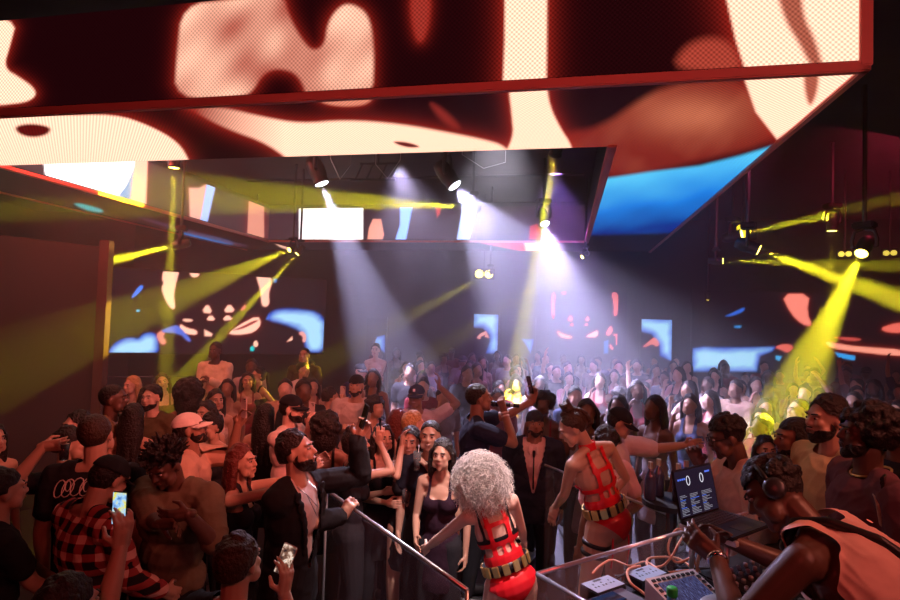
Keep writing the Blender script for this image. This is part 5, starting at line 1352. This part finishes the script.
U = Vector((.84, .543, 0)).normalized(); V_ = Vector((U.y, -U.x, 0))
R0 = at_z(537, 574, 1.55); R0.z = 0
def dk(u, v, z=0.0): return R0 + U * u + V_ * v + Vector((0, 0, z))
Md = M3(U, V_ * -1, UP, R0)            # x along the desk, y away from the user
DZ = 1.38
desk = empty('booth_desk', dk(0, 0, .4)); tag(desk, 'black booth desk with clear acrylic front and polished bright edges', 'desk')
def dbox(name, c, h, m, bev=.004, par=desk, off=None):
    o = MB().box(c, h, Md, bev=bev).build(name, m, par); o.matrix_parent_inverse = Matrix.Translation(-par.location); return o
dbox('desk_top', (1.12, -.33, DZ - .02), (1.10, .30, .02), m_black)
dbox('desk_body', (1.12, -.34, (DZ - .04 + .4) / 2), (1.06, .26, (DZ - .04 - .4) / 2), m_stage)
for nm, c, h in (('front_panel', (1.12, 0, .98), (1.12, .005, .57)), ('side_panel', (0, -.32, .98), (.005, .32, .57))): dbox(nm, c, h, m_acr, 0)
for nm, p, q in (('front_edge', (0, 0), (2.24, 0)), ('side_edge', (0, 0), (0, .64))):
    o = MB().tube([dk(*p, 1.55), dk(*q, 1.55)], .009, 8).build(nm, mat('polished_edge', (.85, .85, .95), .12, .6), desk, True); o.matrix_parent_inverse = Matrix.Translation(-desk.location)

def on_desk(name, label, cat, u, v, z, rot=0):
    e = empty(name, dk(u, v, z)); e.rotation_euler = (0, 0, math.atan2(U.y, U.x) + rot); tag(e, label, cat); return e
# pale faced socket boxes
def local_uv(px, py, z):
    p = at_z(px, py, z); d = p - R0; return d.dot(U), d.dot(V_)
def sockets(px, py, label, rot=0):
    u, v = local_uv(px, py, DZ + .05); e = on_desk('power_box', label, 'power box', u, v, DZ, rot)
    MB().box((0, 0, .025), (.085, .05, .025), bev=.004).build('body', m_black, e)
    MB().box((0, 0, .0505), (.081, .046, .0015), bev=.001).build('face_plate', mat('plate_blue_grey', (.42, .50, .66), .4), e)
    h = MB()
    for x_ in (-.045, .0, .045):
        for a_, b_ in ((0, .014), (-.009, -.008), (.009, -.008)): h.box((x_ + a_, b_ - .002, .0522), (.003, .0045, .0006))
    h.box((-.002, .032, .0522), (.022, .006, .0006)); h.build('socket_holes', m_black, e)
sockets(603, 584, 'left of two pale blue socket boxes behind the acrylic edge')
sockets(646, 573, 'right of two pale blue socket boxes behind the acrylic edge')
# media player at the bottom edge, closed grey
u, v = local_uv(600, 601, DZ + .07)
e = on_desk('media_player', 'dark grey media player at the lower edge left of the bottle', 'media player', u + .03, v + .06, DZ)
MB().box((0, 0, .035), (.14, .10, .035), bev=.008).build('body', mat('player_grey', (.16, .15, .18), .35, .3), e)
MB().box((-.02, .05, .072), (.09, .035, .002), bev=.001).build('screen', mat('glass_black', (.02, .02, .03), .08), e)
for i in range(5): MB().lathe([(.008, 0), (.008, .006), (.001, .007)], T(-.10 + i * .045, -.05, .07), 10).build('button', m_metal, e)
# all in one controller with tilted touch screen
m_pink = mat('casing_silver', (.80, .74, .76), .35, .3)
u, v = local_uv(690, 590, DZ + .09)
e = on_desk('dj_controller', 'silver controller with large tilted touch screen behind the bottle', 'controller', u - .02, v + .01, DZ, -.15)
V8 = [(-.13, -.12, 0), (.13, -.12, 0), (.13, .10, 0), (-.13, .10, 0), (-.13, -.12, .05), (.13, -.12, .05), (.13, .10, .12), (-.13, .10, .12)]
MB().add(V8, [(3, 2, 1, 0), (4, 5, 6, 7), (0, 1, 5, 4), (1, 2, 6, 5), (2, 3, 7, 6), (3, 0, 4, 7)]).build('casing', m_pink, e)
tl_ = math.atan2(.07, .22); Rt = T(0, -.01, .0865) @ Rx(tl_)
wf = mat('wave_screen', (.01, .01, .02), .2); nt = wf.node_tree; b = nt.nodes['Principled BSDF']
tc = nt.nodes.new('ShaderNodeTexCoord'); mp = nt.nodes.new('ShaderNodeMapping'); mp.inputs['Scale'].default_value = (420, 42, 1); nn_ = nt.nodes.new('ShaderNodeTexNoise'); nn_.inputs['Scale'].default_value = 1.2
cr = nt.nodes.new('ShaderNodeValToRGB'); ee = cr.color_ramp.elements; ee[0].position = .45; ee[0].color = (.045, .03, .12, 1); ee[1].position = .66; ee[1].color = (.35, .40, .95, 1)
nt.links.new(tc.outputs['Object'], mp.inputs[0]); nt.links.new(mp.outputs[0], nn_.inputs['Vector']); nt.links.new(nn_.outputs['Fac'], cr.inputs[0]); nt.links.new(cr.outputs[0], b.inputs['Emission Color']); b.inputs['Emission Strength'].default_value = .32
sc_ = MB().box((0, 0, 0), (.098, .080, .002), Rt, bev=.001).build('touch_screen', wf, e)
bx = MB()
for i in range(9): bx.box((-.105 + i * .026, .094, .002), (.008, .006, .002), Rt); bx.box((-.105 + i * .026, -.096, .002), (.008, .006, .002), Rt)
for i in range(6):
    for sx_ in (-1, 1): bx.box((sx_ * .114, -.07 + i * .028, .002), (.007, .007, .002), Rt)
bx.build('pads', m_black, e)
# mixer full of knobs
u, v = local_uv(772, 588, DZ + .08)
e = on_desk('dj_mixer', 'black mixer covered in small knobs under the disc jockey\'s arm', 'mixer', u, v, DZ)
MB().box((0, 0, .045), (.17, .19, .045), bev=.008).build('body', m_black, e)
km = mat('knob_grey', (.35, .33, .38), .35)
for i in range(6):
    for j in range(6): MB().lathe([(.009, 0), (.0095, .012), (.007, .016), (.001, .0165)], T(-.135 + i * .054, .155 - j * .042, .09), 10).build('knob', km if (i + j) % 3 else m_metal, e, True)
for i in range(4): MB().box((-.12 + i * .08, -.135, .094), (.009, .016, .008), bev=.002).build('fader', m_metal, e)
# turntable style player with jog wheel
u, v = local_uv(722, 606, DZ + .07)
e = on_desk('jog_player', 'silver player with round platter at the lower edge', 'media player', u + .0, v + .03, DZ)
MB().box((0, 0, .033), (.15, .13, .033), bev=.008).build('body', m_pink, e)
MB().lathe([(.105, 0), (.105, .012), (.095, .016), (.04, .017), (.038, .013), (.001, .013)], T(0, 0, .066), 36).build('platter', mat('platter_grey', (.45, .47, .55), .3, .5), e, True)
for i in range(6): MB().box((-.12 + i * .048, .118, .068), (.014, .006, .003), bev=.001).build('button', m_black, e)
# laptop on a stand
LA = at_z(680, 524, 1.62); LB = at_z(718, 512, 1.62); lu = (LB - LA).normalized(); lv = Vector((lu.y, -lu.x, 0))
lap = empty('laptop', LA); lap.rotation_euler = (0, 0, math.atan2(lu.y, lu.x)); tag(lap, 'black laptop open on a stand showing mixing software with two dials', 'laptop')
mdk = mat('laptop_black', (.02, .02, .024), .35)
MB().box((.16, -.12, .008), (.16, .12, .008), bev=.004).build('base', mdk, lap)
ky = MB()
for i in range(13):
    for j in range(5): ky.box((.03 + i * .0217, -.03 - j * .021, .0172), (.0085, .0080, .0012))
ky.build('keyboard', mat('keys', (.05, .045, .055), .5), lap)
MB().box((.16, -.19, .0165), (.045, .03, .0006)).build('trackpad', mat('pad_', (.04, .04, .045), .3), lap)
Lm = T(0, .0, .012) @ Rx(-.22) @ T(.16, 0, .11)
lid = MB().box((0, 0, 0), (.16, .005, .108), Lm, bev=.004).build('lid', mdk, lap)
MB().box((0, -.0056, 0), (.152, .0006, .100), Lm).build('display', mat('disp_dark', (.01, .01, .015), .2, em=(.018, .014, .035), es=.6), lid)
def face_pt(x, z): return Lm @ Vector((x, -.0068, z))
dl = MB()
for q in (-1, 1): dl.tube([face_pt(q * .055 + .013 * math.cos(a), .052 + .020 * math.sin(a)) for a in [2 * PI * i / 20 for i in range(20)]], .0016, 5, closed=True)
dl.build('dial', mat('disp_white', (.1, .1, .1), .3, em=(.85, .85, 1), es=.9), lid)
rg2 = random.Random(5); bl1 = MB(); bl2 = MB()
for j in range(14):
    z_ = -.008 - j * .0065
    for x0_, x1_ in ((-.14, -.08), (-.06, .02), (.035, .13)):
        L_ = rg2.uniform(.3, .95) * (x1_ - x0_); (bl2 if (j == 3 or j == 8) else bl1).box((x0_ + L_ / 2, -.0064, z_), (L_ / 2, .0004, .0012), Lm)
for i in range(4): bl2.box((-.13 + i * .016, -.0064, .062), (.006, .0005, .004), Lm)
bl2.box((.11, -.0064, .075), (.02, .0005, .004), Lm)
bl1.build('track_list', mat('disp_grey', (.1, .1, .1), .3, em=(.30, .32, .42), es=.7), lid); bl2.build('waveform', mat('disp_blue', (.1, .1, .1), .3, em=(.05, .18, .9), es=.9), lid)
zz = 1.62
std = empty('laptop_stand', (LA.x, LA.y, DZ)); std.rotation_euler = lap.rotation_euler; tag(std, 'pink lit metal stand holding the laptop above the desk', 'stand')
MB().box((.15, -.02, zz - DZ - .012), (.14, .012, .011), bev=.003).build('shelf_bar', m_pink, std); MB().box((.02, -.12, zz - DZ - .012), (.014, .13, .011), bev=.003).build('shelf_bar', m_pink, std)
for x_, y_ in ((.03, -.04), (.03, -.2), (.28, -.04)): MB().tube([(x_, y_, 0), (x_, y_, zz - DZ - .02)], .010, 10).build('leg', m_metal, std, True)
# water bottle
u, v = local_uv(672, 601, DZ + .18)
e = on_desk('water_bottle', 'blue water bottle with green cap at the lower edge', 'bottle', u, v, DZ)
MB().lathe([(.028, 0), (.032, .01), (.032, .13), (.028, .155), (.016, .185), (.014, .20)], None, 20).build('bottle_body', mat('bottle_blue', (.10, .50, .85), .1, trans=.3), e, True)
MB().lathe([(.017, .197), (.0185, .20), (.0185, .222), (.016, .226), (.001, .226)], None, 18).build('cap', mat('cap_green', (.03, .55, .10), .4), e, True)
# coiled orange cables
m_orange = mat('cable_orange', (.90, .36, .20), .45)
def cable(label, pts, r=.0055, loops=0):
    P = [Vector(p) for p in pts]; out = []
    for i in range(len(P) - 1):
        p0, p1, p2, p3 = P[max(i - 1, 0)], P[i], P[i + 1], P[min(i + 2, len(P) - 1)]
        for t in [k / 8 for k in range(8)]:
            out.append(.5 * ((2 * p1) + (p2 - p0) * t + (2 * p0 - 5 * p1 + 4 * p2 - p3) * t * t + (3 * p1 - p0 - 3 * p2 + p3) * t ** 3))
    out.append(P[-1]); tag(MB().tube(out, r, 7).build('cable', m_orange, None, True), label, 'cable')
def cp(px, py, z=DZ + .012): return at_z(px, py, z)
cable('orange cable coiled in loops under the laptop corner', [cp(700, 572), cp(694, 560, 1.45), cp(688, 534, 1.56), cp(676, 530, 1.56), cp(668, 548, 1.48), cp(676, 562, 1.42), cp(692, 556, 1.44), cp(696, 540, 1.50), cp(684, 536, 1.52), cp(672, 556, 1.46), cp(662, 566), cp(648, 566), cp(650, 558), cp(676, 558), cp(690, 566)])
cable('orange cable looping left along the back of the desk', [cp(690, 570), cp(664, 572), cp(646, 562), cp(630, 566), cp(612, 560), cp(600, 566), cp(592, 574)])
cable('orange cable running down beside the socket box', [cp(640, 566, 1.42), cp(628, 570, 1.44), cp(630, 582, 1.44), cp(642, 592, 1.42), cp(650, 598, 1.42)], .006)
cable('orange cable hanging from the laptop to the stand leg', [cp(702, 548, 1.60), cp(699, 556, 1.52), cp(697, 572, 1.42), cp(700, 584, 1.40)], .006)
dk_c = MB()
for i in range(14):
    x0_, y0_ = random.uniform(600, 700), random.uniform(560, 580)
    dk_c.tube([cp(x0_, y0_, DZ + .01), cp(x0_ + random.uniform(-14, 14), y0_ + random.uniform(2, 10), DZ + .02), cp(x0_ + random.uniform(-30, 30), y0_ + random.uniform(2, 14), DZ + .01)], .004, 5)
tag(dk_c.build('black_cables', m_black), 'tangle of thin black cables lying over the desk', 'cables', kind='stuff')
# bottle tray behind the laptop
ub = at(672, 478, 3.35)
bt_t = empty('bar_table', (ub.x, ub.y, .0)); tag(bt_t, 'small high table with bottles behind the laptop', 'table')
MB().lathe([(.001, 0), (.17, 0), (.17, .03), (.001, .03)], T(0, 0, ub.z - .16), 28).build('tabletop', m_black, bt_t); MB().tube([(0, 0, 0), (0, 0, ub.z - .14)], .03, 10).build('column', m_dmetal, bt_t)
m_bot = mat('bottle_dark', (.05, .05, .09), .08, spec=.8); m_foil = mat('foil', (.8, .55, .35), .3, .9)
for i, (dx, dy, nm) in enumerate(((-.13, .0, 'dark bottle standing leftmost on the small high table'), (-.05, .08, 'dark bottle second from left on the small high table'), (.03, -.02, 'dark bottle in the middle of the small high table'), (.11, .06, 'dark bottle rightmost on the small high table'))):
    e = empty('liquor_bottle', (ub.x + dx, ub.y + dy, ub.z - .13)); tag(e, nm, 'bottle', 'bottles on the small high table')
    MB().lathe([(.030, 0), (.035, .006), (.035, .12), (.028, .145), (.013, .17), (.012, .21)], None, 16).build('bottle_body', m_bot, e, True)
    MB().lathe([(.0145, .185), (.0145, .222), (.001, .223)], None, 12).build('foil_cap', m_foil, e)
# cluster of yellow lit glasses
for i in range(5):
    p = at(652 + i * 5, 528 - (i % 2) * 10, 3.6 + .05 * i)
    pass

# ------------------------------------------------------------------ the rest of the crowd, copies of a few dancers
taken = [(o.location.x, o.location.y) for o in bpy.data.objects if o.name.startswith('person') and o.parent is None]
def shared(root):
    return [root] + list(root.children)
proto_spec = [
    ('man', 'arms down', dict(face=0, hair='short', top='tee')),
    ('man', 'one arm raised', dict(hair='fade', top='tee', rh=(.25, .12, 1.98), rpole=(1, 0, 0))),
    ('man', 'hands at chest', dict(hair='short', top='long', rh=(.06, .25, 1.2), lh=(-.05, .25, 1.22))),
    ('capped man', 'elbows bent', dict(hair='cap', top='tee', rh=(.2, .28, 1.15), lh=(-.2, .25, 1.1))),
    ('woman', 'hand near face', dict(fem=True, hair='long', top='tank', rh=(.12, .2, 1.45))),
    ('woman', 'arms lowered', dict(fem=True, hair='long', top='dress')),
    ('woman', 'one arm lifted', dict(fem=True, hair='bun', top='strapless', lh=(-.2, .15, 1.85), lpole=(-1, 0, 0))),
    ('big haired person', 'arms down', dict(fem=True, hair='afro', top='dress')),
]
protos = []
for i, (kind, pose, kw_) in enumerate(proto_spec):
    kw_ = dict(kw_); kw_.pop('face', 0)
    lb = 'proto%d' % i
    kw_cap[lb] = (.02, .02, .03)
    I = make_person(lb, pos=Vector((0, 0, 0)), face=0, det=1, skin='tan', H=1.75, **kw_)
    protos.append((I['root'], kind, pose))
cols = [('black', (.02, .018, .022)), ('dark red', (.22, .02, .03)), ('white', (.50, .42, .42)), ('grey', (.28, .24, .26)), ('navy', (.03, .035, .09)), ('tan', (.45, .28, .2)), ('pink', (.42, .20, .22)), ('brown', (.14, .07, .05))]
skins = ['tan', 'brown', 'dark', 'pale']
rz = random.Random(21)
used = {}
slots = []
yy = 5.3
while yy < 14.3:
    xx = -yy * .82 + rz.uniform(0, .5)
    while xx < yy * .86:
        x_, y_ = xx + rz.uniform(-.16, .16), yy + rz.uniform(-.2, .2)
        xx += .80 + (yy - 5) * .02
        p3 = Vector((x_, y_, 1.72)); q_ = p3 - C_P; dd = q_.dot(_f); sx_ = 450 + q_.dot(C_R) / dd * F_PX
        if sx_ < 138 or sx_ > 925: continue
        if (p3.xy - Vector((0, 0)).xy).dot(FV.xy) > 14.9: continue
        lp_ = Mv.inverted() @ Vector((x_, y_, 0))
        if lp_.y > -.35 and -.3 < lp_.x < 5.0: continue
        if lp_.y > -.35 and lp_.x <= -.3: continue
        if 455 < sx_ < 545 and y_ < 5.8: continue
        if min((x_ - a) ** 2 + (y_ - b) ** 2 for a, b in taken) < .40 ** 2: continue
        slots.append((x_, y_, sx_))
    yy += .80
rows = lambda y: 'near rows' if y < 7.4 else ('middle rows' if y < 10.5 else 'far rows')
def zone(sx_): return 'below the left wall screen' if sx_ < 330 else 'left of the singer' if sx_ < 450 else 'under the white beams' if sx_ < 560 else 'below the middle pumpkin' if sx_ < 680 else 'below the wide right screen'
def colour_root(r, c, sk):
    for ch in r.children:
        n = ch.name.split('.')[0]
        if n in ('shirt', 'tank_top', 'dress', 'jacket'): ch.material_slots[0].link = 'OBJECT'; ch.material_slots[0].material = cloth(c)
        if n == 'body': ch.material_slots[0].link = 'OBJECT'; ch.material_slots[0].material = skin_mat(sk)
first = [True] * len(protos)
for i, (x_, y_, sx_) in enumerate(slots):
    k = rz.choice([0, 0, 1, 2, 2, 3, 4, 4, 5, 5, 6, 7]) if y_ > 0 else 0
    if k in (1, 6) and rz.random() < .6: k = rz.choice([0, 2, 4, 5])
    src, kind, pose = protos[k]
    cn, cc = rz.choice(cols[:6] + cols[:2] * 3 + cols[4:5] * 3 + cols[7:8] * 2)
    if cn == 'white' and 340 < sx_ < 640: cn, cc = 'grey', (.28, .24, .26)
    if first[k]:
        r = src; first[k] = False
    else:
        r = src.copy(); COL.objects.link(r)
        for ch in list(src.children):
            c = ch.copy(); COL.objects.link(c); c.parent = r
            for g_ in ch.children:
                g2 = g_.copy(); COL.objects.link(g2); g2.parent = c
    s_ = rz.uniform(.93, 1.05)
    r.location = (x_, y_, 0); r.scale = (s_, s_, s_)
    tgt = Vector((.5, 3.8)) - Vector((x_, y_)); r.rotation_euler = (0, 0, math.atan2(-tgt.x, tgt.y) + rz.uniform(-.6, .6))
    colour_root(r, cc, rz.choice(skins))
    lb = '%s in %s %s, %s, %s %s' % (kind, cn, {'tee': 'tee', 'long': 'shirt', 'tank': 'top', 'dress': 'dress', 'strapless': 'dress'}[proto_spec[k][2]['top']], pose, {'near rows': 'near', 'middle rows': 'midway', 'far rows': 'far'}[rows(y_)], zone(sx_))
    r['label'] = lb; r['category'] = 'person'; r['group'] = 'crowd, %s %s' % (rows(y_), zone(sx_))
for f_, (r, *_x) in zip(first, protos):
    if f_:
        for ch in list(r.children): bpy.data.objects.remove(ch)
        bpy.data.objects.remove(r)
print('crowd', len(slots))
